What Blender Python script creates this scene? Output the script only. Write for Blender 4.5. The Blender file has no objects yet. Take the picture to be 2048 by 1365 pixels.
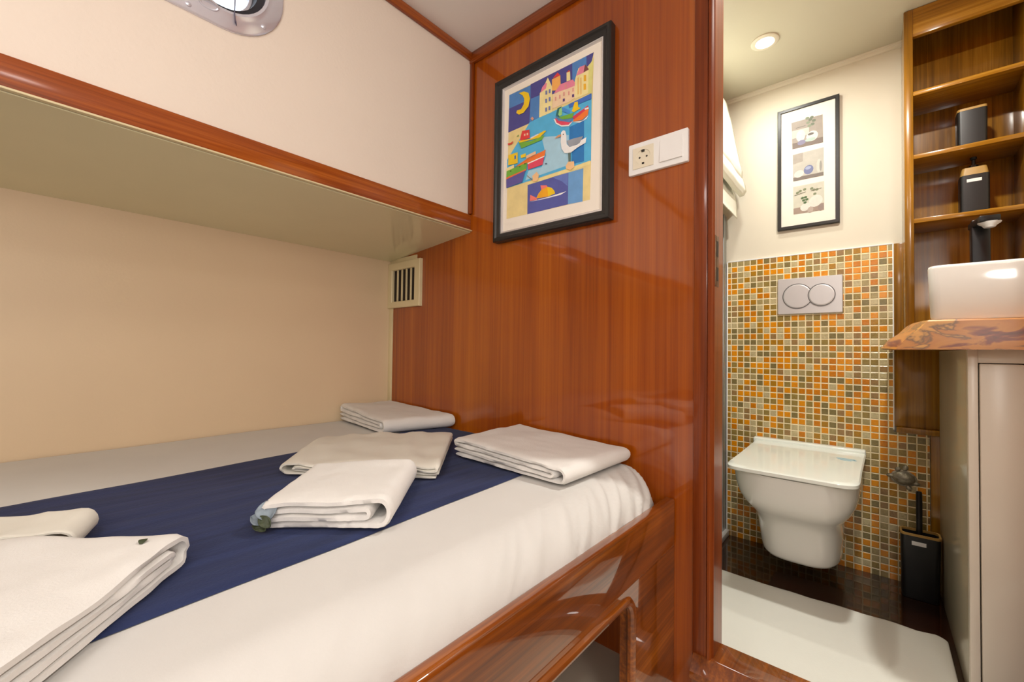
import bpy, bmesh, math, random
from mathutils import Vector, Matrix, noise

C = bpy.context.scene.collection
R = math.radians
PI = math.pi

# ---------------------------------------------------------------- camera
cam_data = bpy.data.cameras.new('camera')
cam_data.sensor_fit = 'HORIZONTAL'
cam_data.sensor_width = 36.0
cam_data.lens = 844.65 / 2048 * 36.0
cam_data.clip_start = 0.02
cam = bpy.data.objects.new('camera', cam_data)
C.objects.link(cam)
YAW, PIT, ROL = R(40.72), R(1.185), R(0.752)
fw = Vector((-math.sin(YAW) * math.cos(PIT), math.cos(YAW) * math.cos(PIT), math.sin(PIT)))
r0 = Vector((math.cos(YAW), math.sin(YAW), 0)); u0 = r0.cross(fw)
rr = math.cos(ROL) * r0 + math.sin(ROL) * u0
uu = -math.sin(ROL) * r0 + math.cos(ROL) * u0
cam.matrix_world = Matrix(((rr.x, uu.x, -fw.x, 0), (rr.y, uu.y, -fw.y, 0), (rr.z, uu.z, -fw.z, 0), (0, 0, 0, 1)))
bpy.context.scene.camera = cam

# ---------------------------------------------------------------- world, lights, exposure
sc = bpy.context.scene
sc.view_settings.view_transform = 'Standard'
sc.view_settings.look = 'None'
sc.view_settings.gamma = 1.0
sc.view_settings.use_curve_mapping = False
sc.view_settings.exposure = 0.14
world = bpy.data.worlds.new('world'); sc.world = world
world.use_nodes = True
bg = world.node_tree.nodes['Background']
bg.inputs[0].default_value = (0.75, 0.87, 1.0, 1); bg.inputs[1].default_value = 3.0

def area(name, loc, size, power, col, rot=(0, 0, 0), spread=180):
    d = bpy.data.lights.new(name, 'AREA'); d.shape = 'DISK'; d.size = size
    d.energy = power; d.color = col; d.spread = R(spread)
    o = bpy.data.objects.new(name, d); o.location = loc; o.rotation_euler = rot
    C.objects.link(o); return o
WARM = (1.0, 0.965, 0.925)
area('cabin_top_fill', (-0.25, -0.40, 1.03), 0.30, 4.2, WARM)  # unseen fill below the cabin ceiling, added without a fixture
area('cabin_top_fill', (0.50, 0.0, 1.03), 0.20, 3, WARM)  # second added ceiling fill, smaller, also no fixture
area('cabin_wall_fill', (1.06, -0.45, 0.45), 0.55, 13, WARM, (0, R(115), 0))  # invented sideways fill at the right wall, tilted upward, no real sconce
area('cabin_wall_fill', (0.55, -1.26, 0.68), 0.32, 8.5, WARM, (R(108), 0, 0))  # added fill behind the viewer, placed to put a highlight on the basin
area('bath_lamp_and_fill', (-0.337, 1.946, 1.245), 0.07, 3.4, (1.0, 0.985, 0.90))  # light of the modelled downlight
area('bath_lamp_and_fill', (0.06, 1.38, 1.245), 0.07, 15, (1.0, 0.985, 0.90))  # added unseen fill to brighten the mat, no fixture here

# ---------------------------------------------------------------- helpers
def lin(c):
    return tuple((x / 255 / 12.92 if x / 255 <= 0.04045 else ((x / 255 + 0.055) / 1.055) ** 2.4) for x in c[:3]) + (1.0,)

class NT:
    def __init__(s, name):
        s.m = bpy.data.materials.new(name); s.m.use_nodes = True
        s.t = s.m.node_tree; s.b = s.t.nodes['Principled BSDF']
    def n(s, typ, **kw):
        x = s.t.nodes.new(typ)
        for k, v in kw.items():
            if hasattr(x, k): setattr(x, k, v)
        return x
    def l(s, a, b): s.t.links.new(a, b)
    def math(s, op, a, b=None):
        x = s.n('ShaderNodeMath', operation=op)
        for i, v in enumerate((a, b)):
            if v is None: continue
            if isinstance(v, (int, float)): x.inputs[i].default_value = v
            else: s.l(v, x.inputs[i])
        return x.outputs[0]

def plain(name, col, rough=0.5, metal=0.0, coat=0.0, coat_r=0.05, bump=0.0, bscale=60, var=0.04, vscale=6, emit=0, sheen=0, spec=0.5):
    q = NT(name); b = q.b
    b.inputs['Roughness'].default_value = rough; b.inputs['Metallic'].default_value = metal
    b.inputs['Coat Weight'].default_value = coat; b.inputs['Coat Roughness'].default_value = coat_r
    b.inputs['Specular IOR Level'].default_value = spec
    if sheen: b.inputs['Sheen Weight'].default_value = sheen
    tc = q.n('ShaderNodeTexCoord')
    nz = q.n('ShaderNodeTexNoise'); nz.inputs['Scale'].default_value = vscale; nz.inputs['Detail'].default_value = 4
    q.l(tc.outputs['Object'], nz.inputs['Vector'])
    cr = q.n('ShaderNodeValToRGB'); c = lin(col)
    cr.color_ramp.elements[0].color = tuple(max(0, x * (1 - var)) for x in c[:3]) + (1,)
    cr.color_ramp.elements[1].color = tuple(min(1, x * (1 + var)) for x in c[:3]) + (1,)
    cr.color_ramp.elements[0].position = 0.3; cr.color_ramp.elements[1].position = 0.7
    q.l(nz.outputs['Fac'], cr.inputs[0]); q.l(cr.outputs[0], b.inputs['Base Color'])
    if bump:
        n2 = q.n('ShaderNodeTexNoise'); n2.inputs['Scale'].default_value = bscale; n2.inputs['Detail'].default_value = 5
        q.l(tc.outputs['Object'], n2.inputs['Vector'])
        bp = q.n('ShaderNodeBump'); bp.inputs['Strength'].default_value = bump; bp.inputs['Distance'].default_value = 0.004
        q.l(n2.outputs['Fac'], bp.inputs['Height']); q.l(bp.outputs[0], b.inputs['Normal'])
    if emit:
        b.inputs['Emission Color'].default_value = lin(col); b.inputs['Emission Strength'].default_value = emit
    return q.m

def wood(name, cols, axis='z', fine=70, long=1.6, rough=0.3, coat=1.0, coat_r=0.04, seam=0, seam_axis='x', wob=0.006):
    """varnished wood, grain along axis; seam = plank width"""
    q = NT(name); b = q.b
    b.inputs['Roughness'].default_value = rough
    b.inputs['Coat Weight'].default_value = coat; b.inputs['Coat Roughness'].default_value = coat_r
    if coat >= 1: b.inputs['Coat IOR'].default_value = 1.62
    b.inputs['Specular IOR Level'].default_value = 0.15
    tc = q.n('ShaderNodeTexCoord')
    mp = q.n('ShaderNodeMapping')
    s = [fine] * 3; s['xyz'.index(axis)] = long
    mp.inputs['Scale'].default_value = s
    q.l(tc.outputs['Object'], mp.inputs['Vector'])
    n1 = q.n('ShaderNodeTexNoise'); n1.inputs['Scale'].default_value = 1.0; n1.inputs['Detail'].default_value = 6; n1.inputs['Roughness'].default_value = 0.65
    q.l(mp.outputs[0], n1.inputs['Vector'])
    mp2 = q.n('ShaderNodeMapping'); s2 = [fine * 0.13] * 3; s2['xyz'.index(axis)] = long * 0.6
    mp2.inputs['Scale'].default_value = s2; q.l(tc.outputs['Object'], mp2.inputs['Vector'])
    n2 = q.n('ShaderNodeTexNoise'); n2.inputs['Scale'].default_value = 1.0; n2.inputs['Detail'].default_value = 3
    q.l(mp2.outputs[0], n2.inputs['Vector'])
    f = q.math('ADD', q.math('MULTIPLY', n1.outputs['Fac'], 0.55), q.math('MULTIPLY', n2.outputs['Fac'], 0.45))
    if seam:
        sep = q.n('ShaderNodeSeparateXYZ'); q.l(tc.outputs['Object'], sep.inputs[0])
        v = q.math('DIVIDE', sep.outputs['XYZ'.index(seam_axis.upper())], seam)
        cell = q.math('FLOOR', v)
        wn = q.n('ShaderNodeTexWhiteNoise', noise_dimensions='1D'); q.l(cell, wn.inputs['W'])
        f = q.math('ADD', f, q.math('MULTIPLY', q.math('SUBTRACT', wn.outputs['Value'], 0.5), 0.13))
        fr = q.math('FRACT', v)
        line = q.math('LESS_THAN', fr, 0.012)
        f = q.math('SUBTRACT', f, q.math('MULTIPLY', line, 0.10))
    cr = q.n('ShaderNodeValToRGB'); e = cr.color_ramp.elements
    e[0].position = 0.33; e[0].color = lin(cols[0]); e[1].position = 0.68; e[1].color = lin(cols[2])
    m = cr.color_ramp.elements.new(0.5); m.color = lin(cols[1])
    q.l(f, cr.inputs[0]); q.l(cr.outputs[0], b.inputs['Base Color'])
    # slow waviness of the varnish
    n3 = q.n('ShaderNodeTexNoise'); n3.inputs['Scale'].default_value = 5.0; n3.inputs['Detail'].default_value = 1
    q.l(tc.outputs['Object'], n3.inputs['Vector'])
    bp = q.n('ShaderNodeBump'); bp.inputs['Strength'].default_value = 0.35; bp.inputs['Distance'].default_value = wob
    q.l(n3.outputs['Fac'], bp.inputs['Height']); q.l(bp.outputs[0], b.inputs['Coat Normal'])
    q.l(bp.outputs[0], b.inputs['Normal'])
    return q.m

def mosaic_mat():
    q = NT('mosaic_tile'); b = q.b
    tc = q.n('ShaderNodeTexCoord'); sep = q.n('ShaderNodeSeparateXYZ'); q.l(tc.outputs['Object'], sep.inputs[0])
    P = 0.0275
    vx = q.math('ADD', q.math('DIVIDE', sep.outputs['X'], P), 400.35); vz = q.math('ADD', q.math('DIVIDE', sep.outputs['Z'], P), 400.1)
    cx = q.math('FLOOR', vx); cz = q.math('FLOOR', vz)
    fx = q.math('ABSOLUTE', q.math('SUBTRACT', q.math('FRACT', vx), 0.5)); fz = q.math('ABSOLUTE', q.math('SUBTRACT', q.math('FRACT', vz), 0.5))
    d = q.math('MAXIMUM', fx, fz)
    tile = q.math('LESS_THAN', d, 0.422)
    cb = q.n('ShaderNodeCombineXYZ'); q.l(cx, cb.inputs[0]); q.l(cz, cb.inputs[1])
    wn = q.n('ShaderNodeTexWhiteNoise', noise_dimensions='3D'); q.l(cb.outputs[0], wn.inputs['Vector'])
    cr = q.n('ShaderNodeValToRGB'); cr.color_ramp.interpolation = 'CONSTANT'; e = cr.color_ramp.elements
    stops = [(0, (220, 140, 12)), (0.22, (200, 120, 10)), (0.36, (168, 120, 28)), (0.48, (146, 124, 66)), (0.60, (164, 146, 98)), (0.73, (150, 118, 74)), (0.83, (190, 174, 132)), (0.92, (126, 112, 70))]
    e[0].position = 0; e[0].color = lin(stops[0][1]); e[1].position = stops[1][0]; e[1].color = lin(stops[1][1])
    for p, c in stops[2:]:
        x = e.new(p); x.color = lin(c)
    q.l(wn.outputs['Value'], cr.inputs[0])
    cn = q.n('ShaderNodeTexNoise'); cn.inputs['Scale'].default_value = 130; cn.inputs['Detail'].default_value = 5; cn.inputs['Distortion'].default_value = 1.5
    q.l(tc.outputs['Object'], cn.inputs['Vector'])
    vr = q.n('ShaderNodeMix', data_type='RGBA', blend_type='OVERLAY'); vr.inputs[0].default_value = 0.45
    q.l(cr.outputs[0], vr.inputs[6]); q.l(cn.outputs['Fac'], vr.inputs[7])
    mx = q.n('ShaderNodeMix', data_type='RGBA'); q.l(tile, mx.inputs[0])
    mx.inputs[6].default_value = lin((248, 232, 190)); q.l(vr.outputs[2], mx.inputs[7])
    q.l(mx.outputs[2], b.inputs['Base Color'])
    q.l(q.math('SUBTRACT', 0.75, q.math('MULTIPLY', tile, 0.6)), b.inputs['Roughness'])
    # rounded tile edge + crackle + tilt of each tile
    tl = q.n('ShaderNodeSeparateXYZ'); q.l(wn.outputs['Color'], tl.inputs[0])
    tilt = q.math('ADD', q.math('MULTIPLY', q.math('SUBTRACT', tl.outputs[0], 0.5), q.math('FRACT', vx)), q.math('MULTIPLY', q.math('SUBTRACT', tl.outputs[1], 0.5), q.math('FRACT', vz)))
    edge = q.math('MINIMUM', q.math('MULTIPLY', q.math('SUBTRACT', 0.46, d), 12.0), 1.0)
    h = q.math('ADD', q.math('ADD', q.math('MULTIPLY', edge, 0.8), q.math('MULTIPLY', tilt, 0.35)), q.math('MULTIPLY', cn.outputs['Fac'], 0.4))
    bp = q.n('ShaderNodeBump'); bp.inputs['Strength'].default_value = 0.6; bp.inputs['Distance'].default_value = 0.003
    q.l(h, bp.inputs['Height']); q.l(bp.outputs[0], b.inputs['Normal'])
    return q.m

M = {}
M['wall_cream'] = plain('painted_cream_wall', (228, 203, 168), 0.42, bump=0.05, bscale=160, var=0.02, vscale=2.5)
M['wall_upper'] = plain('painted_pale_wall', (238, 224, 210), 0.55, bump=0.12, bscale=110, var=0.02, vscale=2.5)
M['soffit'] = plain('soffit_gloss_paint', (234, 228, 190), 0.16, bump=0.06, bscale=14, var=0.03, vscale=3)
M['cream_gloss'] = plain('cream_gloss_paint', (224, 208, 166), 0.3)
M['ceiling'] = plain('ceiling_white', (242, 238, 234), 0.45, var=0.01)
M['bath_wall'] = plain('bath_cream_wall', (216, 208, 190), 0.6, bump=0.03, bscale=40, var=0.015, vscale=3)
M['bath_ceiling'] = plain('bath_ceiling_paint', (198, 192, 172), 0.4, bump=0.03, bscale=40, var=0.02, vscale=3)
M['mahogany'] = wood('mahogany_veneer', ((132, 55, 3), (159, 75, 5), (183, 97, 10)), 'z', 85, 1.1, 0.34, 1.0, 0.05, seam=0.118, seam_axis='x')
M['mahogany_trim'] = wood('mahogany_trim_z', ((84, 32, 8), (122, 52, 12), (154, 76, 22)), 'z', 120, 1.5, 0.35, 0.5, 0.12)
M['mahogany_y'] = wood('mahogany_trim_y', ((96, 40, 10), (150, 70, 18), (190, 104, 34)), 'y', 130, 2.4, 0.35, 0.6, 0.14)
M['mahogany_x'] = wood('mahogany_trim_x', ((100, 44, 12), (142, 66, 18), (176, 92, 30)), 'x', 130, 2.0, 0.35, 0.6, 0.14)
M['rail'] = wood('bed_rail_wood', ((80, 34, 6), (126, 62, 10), (172, 96, 24)), 'y', 130, 2.4, 0.32, 1.0, 0.03, wob=0.002)
M['teak'] = wood('teak_shelf', ((108, 68, 8), (152, 102, 22), (190, 138, 48)), 'x', 90, 2.0, 0.3, 0.7, 0.12)
M['teak_z'] = wood('teak_back', ((104, 66, 6), (148, 100, 20), (184, 132, 44)), 'z', 80, 2.2, 0.3, 0.8, 0.12, seam=0.085, seam_axis='x')
M['dark_floor'] = wood('dark_floor_wood', ((30, 14, 8), (46, 22, 12), (64, 32, 18)), 'x', 40, 2.0, 0.25, 1.0, 0.06, seam=0.09, seam_axis='y')
M['under_floor'] = plain('cabin_floor_vinyl', (206, 196, 176), 0.5)
M['dark'] = plain('dark_cavity', (38, 26, 20), 0.7)
M['mosaic'] = mosaic_mat()
M['porcelain'] = plain('white_porcelain', (240, 238, 232), 0.08, var=0.005, coat=0.5)
M['lid'] = plain('lid_plastic', (238, 242, 234), 0.12, var=0.005)
M['black_frame'] = plain('black_frame_paint', (36, 35, 34), 0.35, bump=0.05)
M['black_soft'] = plain('black_matte_resin', (26, 26, 27), 0.38)
M['black_metal'] = plain('black_metal', (28, 28, 30), 0.3, metal=0.3)
M['silver'] = plain('silver_slip', (226, 222, 222), 0.25, metal=0.4)
M['mat_board'] = plain('cream_mount_board', (250, 241, 228), 0.8, var=0.01)
M['mat_white'] = plain('white_mount_board', (226, 218, 206), 0.8, var=0.01)
M['white_plastic'] = plain('white_plastic', (240, 238, 236), 0.25, var=0.005)
M['cream_plastic'] = plain('cream_plastic', (232, 222, 200), 0.3, var=0.005)
M['hole'] = plain('dark_hole', (40, 34, 26), 0.6)
M['steel'] = plain('polished_steel', (226, 226, 238), 0.22, metal=0.6, var=0.02)
M['satin'] = plain('satin_chrome', (208, 206, 208), 0.35, metal=0.45, var=0.02)
M['groove'] = plain('groove_grey', (104, 102, 104), 0.4, metal=0.5)
M['alu'] = plain('aluminium_profile', (150, 154, 152), 0.3, metal=0.8)
M['pewter'] = plain('pewter', (150, 144, 126), 0.4, metal=0.45, bump=0.7, bscale=90, var=0.35, vscale=60)
M['rubber'] = plain('black_rubber', (34, 32, 40), 0.5)
M['strike'] = plain('worn_strike_plate', (120, 92, 70), 0.4, metal=0.7, var=0.3, vscale=80)
M['bamboo'] = plain('bamboo_rim', (176, 138, 72), 0.45, var=0.1, vscale=40)
M['label'] = plain('paper_label', (236, 236, 234), 0.6)
M['vanity'] = plain('vanity_white', (240, 231, 216), 0.3, var=0.015)
M['vanity_side'] = plain('vanity_side_grey', (190, 182, 160), 0.18, var=0.03, vscale=4)
M['blind'] = plain('blind_fabric', (244, 245, 232), 0.85, bump=0.1, bscale=300)
M['lamp_glow'] = plain('lamp_glow', (255, 252, 240), 0.5, emit=14)
M['petal'] = plain('grey_petal', (128, 140, 150), 0.6, var=0.2, vscale=70)
M['leaf'] = plain('dark_leaf', (58, 66, 44), 0.6, var=0.3, vscale=90)
M['sticker'] = plain('blue_print', (120, 176, 196), 0.4)
M['bath_mat'] = plain('white_bath_mat', (242, 241, 232), 0.8, bump=0.12, bscale=220, var=0.015)
M['cord'] = plain('grey_cord', (92, 88, 110), 0.6)

def cloth(name, col, bump, scale, var=0.02, streak=None):
    q = NT(name); b = q.b
    b.inputs['Roughness'].default_value = 0.9; b.inputs['Specular IOR Level'].default_value = 0.2
    b.inputs['Sheen Weight'].default_value = 0.05
    tc = q.n('ShaderNodeTexCoord')
    mp = q.n('ShaderNodeMapping'); q.l(tc.outputs['Object'], mp.inputs['Vector'])
    mp.inputs['Scale'].default_value = streak or (8, 8, 8)
    nz = q.n('ShaderNodeTexNoise'); nz.inputs['Scale'].default_value = 1; nz.inputs['Detail'].default_value = 5
    q.l(mp.outputs[0], nz.inputs['Vector'])
    cr = q.n('ShaderNodeValToRGB'); c = lin(col)
    cr.color_ramp.elements[0].color = tuple(x * (1 - var) for x in c[:3]) + (1,); cr.color_ramp.elements[0].position = 0.3
    cr.color_ramp.elements[1].color = tuple(min(1, x * (1 + var)) for x in c[:3]) + (1,); cr.color_ramp.elements[1].position = 0.7
    q.l(nz.outputs['Fac'], cr.inputs[0]); q.l(cr.outputs[0], b.inputs['Base Color'])
    n2 = q.n('ShaderNodeTexNoise'); n2.inputs['Scale'].default_value = scale; n2.inputs['Detail'].default_value = 3
    q.l(tc.outputs['Object'], n2.inputs['Vector'])
    bp = q.n('ShaderNodeBump'); bp.inputs['Strength'].default_value = bump; bp.inputs['Distance'].default_value = 0.003
    q.l(n2.outputs['Fac'], bp.inputs['Height']); q.l(bp.outputs[0], b.inputs['Normal'])
    return q.m
M['sheet'] = cloth('white_cotton_sheet', (211, 208, 204), 0.06, 400)
M['towel'] = cloth('white_terry', (229, 226, 222), 0.2, 420)
M['linen'] = cloth('cream_cotton', (228, 224, 213), 0.10, 300)
M['navy'] = cloth('navy_runner_cloth', (41, 51, 88), 0.25, 260, 0.22, (60, 5, 5))
GLASS = NT('porthole_glass'); GLASS.b.inputs['Transmission Weight'].default_value = 1.0; GLASS.b.inputs['Roughness'].default_value = 0.02
GLASS.b.inputs['IOR'].default_value = 1.1; M['glass'] = GLASS.m
FROST = NT('shower_glass'); FROST.b.inputs['Transmission Weight'].default_value = 0.9; FROST.b.inputs['Roughness'].default_value = 0.2
FROST.b.inputs['IOR'].default_value = 1.1; FROST.b.inputs['Base Color'].default_value = lin((214, 222, 214)); M['frost'] = FROST.m

def slab_mat():
    q = NT('live_edge_slab'); b = q.b
    b.inputs['Roughness'].default_value = 0.4; b.inputs['Coat Weight'].default_value = 0.15; b.inputs['Coat Roughness'].default_value = 0.2
    tc = q.n('ShaderNodeTexCoord'); mp = q.n('ShaderNodeMapping'); mp.inputs['Scale'].default_value = (11, 9, 26)
    q.l(tc.outputs['Object'], mp.inputs['Vector'])
    n = q.n('ShaderNodeTexNoise'); n.inputs['Scale'].default_value = 1; n.inputs['Detail'].default_value = 4; n.inputs['Distortion'].default_value = 0.5
    q.l(mp.outputs[0], n.inputs['Vector'])
    cr = q.n('ShaderNodeValToRGB'); e = cr.color_ramp.elements
    e[0].position = 0.30; e[0].color = lin((92, 50, 26)); e[1].position = 0.72; e[1].color = lin((208, 150, 66))
    for p, c in ((0.38, (126, 62, 34)), (0.44, (186, 122, 44)), (0.54, (178, 112, 40)), (0.58, (112, 78, 42)), (0.62, (196, 138, 60))):
        x = e.new(p); x.color = lin(c)
    q.l(n.outputs['Fac'], cr.inputs[0]); q.l(cr.outputs[0], b.inputs['Base Color'])
    return q.m
M['slab'] = slab_mat()

class MB:
    """collects geometry in world coordinates, then links it as one mesh object"""
    def __init__(s): s.v = []; s.f = []; s.mi = []
    def add(s, vs, fs, mi=0):
        o = len(s.v); s.v += [tuple(x) for x in vs]
        for f in fs: s.f.append(tuple(o + i for i in f)); s.mi.append(mi)
        return s
    def box(s, x0, x1, y0, y1, z0, z1, bev=0.0, seg=2, mi=0, rot=None):
        bm = bmesh.new(); bmesh.ops.create_cube(bm, size=1)
        for v in bm.verts:
            v.co = Vector(((x0 + x1) / 2 + v.co.x * (x1 - x0), (y0 + y1) / 2 + v.co.y * (y1 - y0), (z0 + z1) / 2 + v.co.z * (z1 - z0)))
        if bev: bmesh.ops.bevel(bm, geom=list(bm.edges), offset=bev, segments=seg, affect='EDGES', profile=0.5)
        if rot:
            piv, ang = rot; m = Matrix.Translation(piv) @ Matrix.Rotation(ang, 4, 'Z') @ Matrix.Translation(-Vector(piv))
            bm.transform(m)
        bm.verts.index_update()
        s.add([v.co for v in bm.verts], [[v.index for v in f.verts] for f in bm.faces], mi); bm.free(); return s
    def loft(s, rings, closed=True, cap0=True, cap1=True, mi=0):
        n = len(rings[0]); vs = [p for r in rings for p in r]; fs = []
        for k in range(len(rings) - 1):
            for i in range(n if closed else n - 1):
                j = (i + 1) % n; fs.append((k * n + i, k * n + j, (k + 1) * n + j, (k + 1) * n + i))
        if cap0: fs.append(tuple(reversed(range(n))))
        if cap1: fs.append(tuple((len(rings) - 1) * n + i for i in range(n)))
        return s.add(vs, fs, mi)
    def tube(s, path, r, n=10, mi=0):
        P = [Vector(p) for p in path]; rings = []; prev = None
        for i, p in enumerate(P):
            t = (P[min(i + 1, len(P) - 1)] - P[max(i - 1, 0)]).normalized()
            a = prev if prev is not None else (Vector((0, 0, 1)) if abs(t.z) < 0.9 else Vector((1, 0, 0)))
            a = (a - t * a.dot(t)).normalized(); prev = a; b = t.cross(a)
            rad = r[i] if isinstance(r, (list, tuple)) else r
            rings.append([p + (a * math.cos(2 * PI * k / n) + b * math.sin(2 * PI * k / n)) * rad for k in range(n)])
        return s.loft(rings, mi=mi)
    def lathe(s, c, axis, prof, n=32, mi=0):
        c = Vector(c); ax = Vector(axis).normalized(); a = Vector((0, 0, 1)) if abs(ax.z) < 0.9 else Vector((1, 0, 0))
        a = (a - ax * a.dot(ax)).normalized(); b = ax.cross(a)
        rings = [[c + ax * h + (a * math.cos(2 * PI * k / n) + b * math.sin(2 * PI * k / n)) * max(r, 1e-5) for k in range(n)] for r, h in prof]
        return s.loft(rings, mi=mi)
    def rings2(s, rings, mp, close=False, cap_last=False, mi=0):
        """rings = [(2D outline, depth)]; consecutive outlines are bridged; mp(a, b, d) -> xyz"""
        R3 = [[mp(a, b, d) for a, b in o] for o, d in rings]
        if close: R3.append(R3[0])
        return s.loft(R3, cap0=False, cap1=cap_last, mi=mi)
    def prism(s, pts, mp, d0, d1, mi=0):
        return s.rings2([(pts, d0), (pts, d1)], mp, mi=mi) if False else s.loft([[mp(a, b, d0) for a, b in pts], [mp(a, b, d1) for a, b in pts]], mi=mi)
    def grid(s, fn, nu, nv, mi=0):
        vs = [fn(i / nu, j / nv) for j in range(nv + 1) for i in range(nu + 1)]
        fs = [(j * (nu + 1) + i, j * (nu + 1) + i + 1, (j + 1) * (nu + 1) + i + 1, (j + 1) * (nu + 1) + i) for j in range(nv) for i in range(nu)]
        return s.add(vs, fs, mi)
    def build(s, name, mats, parent=None, smooth=35, label=None, fix=True):
        me = bpy.data.meshes.new(name)
        if parent is not None:
            org = Vector(parent.get('_o', (0, 0, 0)))
        else:
            xs, ys, zs = zip(*s.v); org = Vector(((min(xs) + max(xs)) / 2, (min(ys) + max(ys)) / 2, min(zs)))
        me.from_pydata([tuple(Vector(v) - org) for v in s.v], [], s.f)
        for m in (mats if isinstance(mats, (list, tuple)) else [mats]): me.materials.append(m)
        me.polygons.foreach_set('material_index', s.mi)
        if fix:
            bm = bmesh.new(); bm.from_mesh(me); bmesh.ops.recalc_face_normals(bm, faces=bm.faces); bm.to_mesh(me); bm.free()
        if smooth:
            me.polygons.foreach_set('use_smooth', [True] * len(me.polygons)); me.set_sharp_from_angle(angle=R(smooth))
        me.update()
        o = bpy.data.objects.new(name, me); C.objects.link(o); o['_o'] = tuple(org)
        if parent is not None: o.parent = parent
        else: o.location = org
        if label: o['label'] = label
        return o

def tag(o, label, cat, group=None):
    o['label'] = label; o['category'] = cat
    if group: o['group'] = group
    return o
def thing(name, loc, label, cat, group=None):
    o = bpy.data.objects.new(name, None); C.objects.link(o); o.location = loc; o['_o'] = tuple(loc)
    o.empty_display_size = 0.05
    return tag(o, label, cat, group)
def struct(o, label=None):
    o['kind'] = 'structure'
    if label: o['label'] = label
    return o
def on_xz(y):      # outline in (x, z); depth towards the viewer
    return lambda a, b, d: (a, y - d, b)
def on_yz(x):      # outline in (y, z); depth towards +x
    return lambda a, b, d: (x + d, a, b)
def rect(cx, cy, hx, hy): return [(cx - hx, cy - hy), (cx + hx, cy - hy), (cx + hx, cy + hy), (cx - hx, cy + hy)]
def rrect(cx, cy, hx, hy, r, n=8):
    o = []
    for qx, qy, a0 in ((1, 1, 0), (-1, 1, 90), (-1, -1, 180), (1, -1, 270)):
        for k in range(n + 1):
            a = R(a0 + 90 * k / n); o.append((cx + qx * (hx - r) + r * math.cos(a), cy + qy * (hy - r) + r * math.sin(a)))
    return o
def circ(cx, cy, r, n=32): return [(cx + r * math.cos(2 * PI * k / n), cy + r * math.sin(2 * PI * k / n)) for k in range(n)]
def cast_rect(pts, c, x0, x1, y0, y1):
    """for every outline point, the point of the surrounding rectangle in the same direction"""
    o = []
    for a, b in pts:
        dx, dy = a - c[0], b - c[1]; t = 1e9
        if dx > 1e-9: t = min(t, (x1 - c[0]) / dx)
        if dx < -1e-9: t = min(t, (x0 - c[0]) / dx)
        if dy > 1e-9: t = min(t, (y1 - c[1]) / dy)
        if dy < -1e-9: t = min(t, (y0 - c[1]) / dy)
        o.append((c[0] + dx * t, c[1] + dy * t))
    for cx, cy in ((x0, y0), (x1, y0), (x0, y1), (x1, y1)):     # snap nearest to the corners
        k = min(range(len(o)), key=lambda i: (o[i][0] - cx) ** 2 + (o[i][1] - cy) ** 2); o[k] = (cx, cy)
    return o

# ================================================================ THE SETTING
WY = 1.05          # cabin side of the panelled wall
ZC, ZF = 1.075, -0.80
BZ, BF = 1.27, -0.895
MX = -1.115        # upper side wall
HX = -1.61         # hull wall under the side deck

hole = rrect(0.195, 0.855, 0.185, 0.115, 0.105, 10)
hole_c = (0.195, 0.855)
outer = cast_rect(hole, hole_c, -1.3, WY, 0.43, 1.12)
mb = MB(); mb.rings2([(outer, 0.0), (hole, 0.0), (hole, -0.05), (outer, -0.05)], on_yz(MX), close=True)
struct(mb.build('wall_left', M['wall_upper']), 'pale upper side wall around the porthole')
struct(MB().box(HX - 0.05, HX, -1.3, WY, -0.95, 0.44).build('wall_left_lower', M['wall_cream']), 'cream lower side wall behind the bed')
mb = MB().box(-1.7, -0.326, WY, 1.09, -0.95, 1.32).box(0.36, 1.2, WY, 1.09, -0.95, 1.32).box(-0.33, 0.365, WY, 1.09, 1.0, 1.32)
struct(mb.build('wall_back', M['mahogany']), 'glossy varnished mahogany panelled wall')
struct(MB().box(1.1, 1.15, -1.3, WY, -0.9, 1.12).build('wall_right', M['ceiling']))
struct(MB().box(-1.7, 1.15, -1.35, -1.3, -0.9, 1.12).build('wall_front', M['wall_upper']))
struct(MB().box(MX - 0.05, 1.15, -1.3, WY, ZC, ZC + 0.04).build('ceiling', M['ceiling']), 'white cabin ceiling')
struct(MB().box(HX, 1.15, -1.3, WY, ZF - 0.04, ZF).build('floor', M['under_floor']), 'pale cabin floor under the bed')
# underside of the side deck with its varnished edge board
struct(MB().add([(HX, -1.3, .378), (-1.11, -1.3, .422), (-1.11, WY, .422), (HX, WY, .378), (HX, -1.3, .44), (-1.11, -1.3, .44), (-1.11, WY, .44), (HX, WY, .44)],
    [(0, 1, 2, 3), (4, 7, 6, 5), (0, 4, 5, 1), (2, 6, 7, 3), (1, 5, 6, 2), (0, 3, 7, 4)]).build('trim_1', M['soffit'], smooth=0), 'cream gloss underside of the overhead side deck')
struct(MB().box(-1.122, -1.106, -1.3, WY, 0.424, 0.486, 0.003).build('trim_2', M['mahogany_y']), 'varnished mahogany edge board of the side deck')
struct(MB().box(-1.113, -1.098, -1.3, WY - 0.001, 0.424, 0.4285, 0.0015).build('trim_3', M['cream_gloss']))
struct(MB().box(MX, MX + 0.014, -1.3, WY, 1.046, ZC, 0.004).build('trim_4', M['mahogany_y']), 'mahogany ceiling strip above the pale upper wall')
struct(MB().box(MX, 1.1, WY - 0.014, WY, 1.035, ZC, 0.004).build('trim_5', M['mahogany_x']), 'mahogany ceiling strip on the panelled wall')
struct(MB().box(MX, MX + 0.018, WY - 0.012, WY, 0.486, 1.04, 0.005).build('trim_6', M['mahogany_trim']), 'mahogany corner bead')
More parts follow.
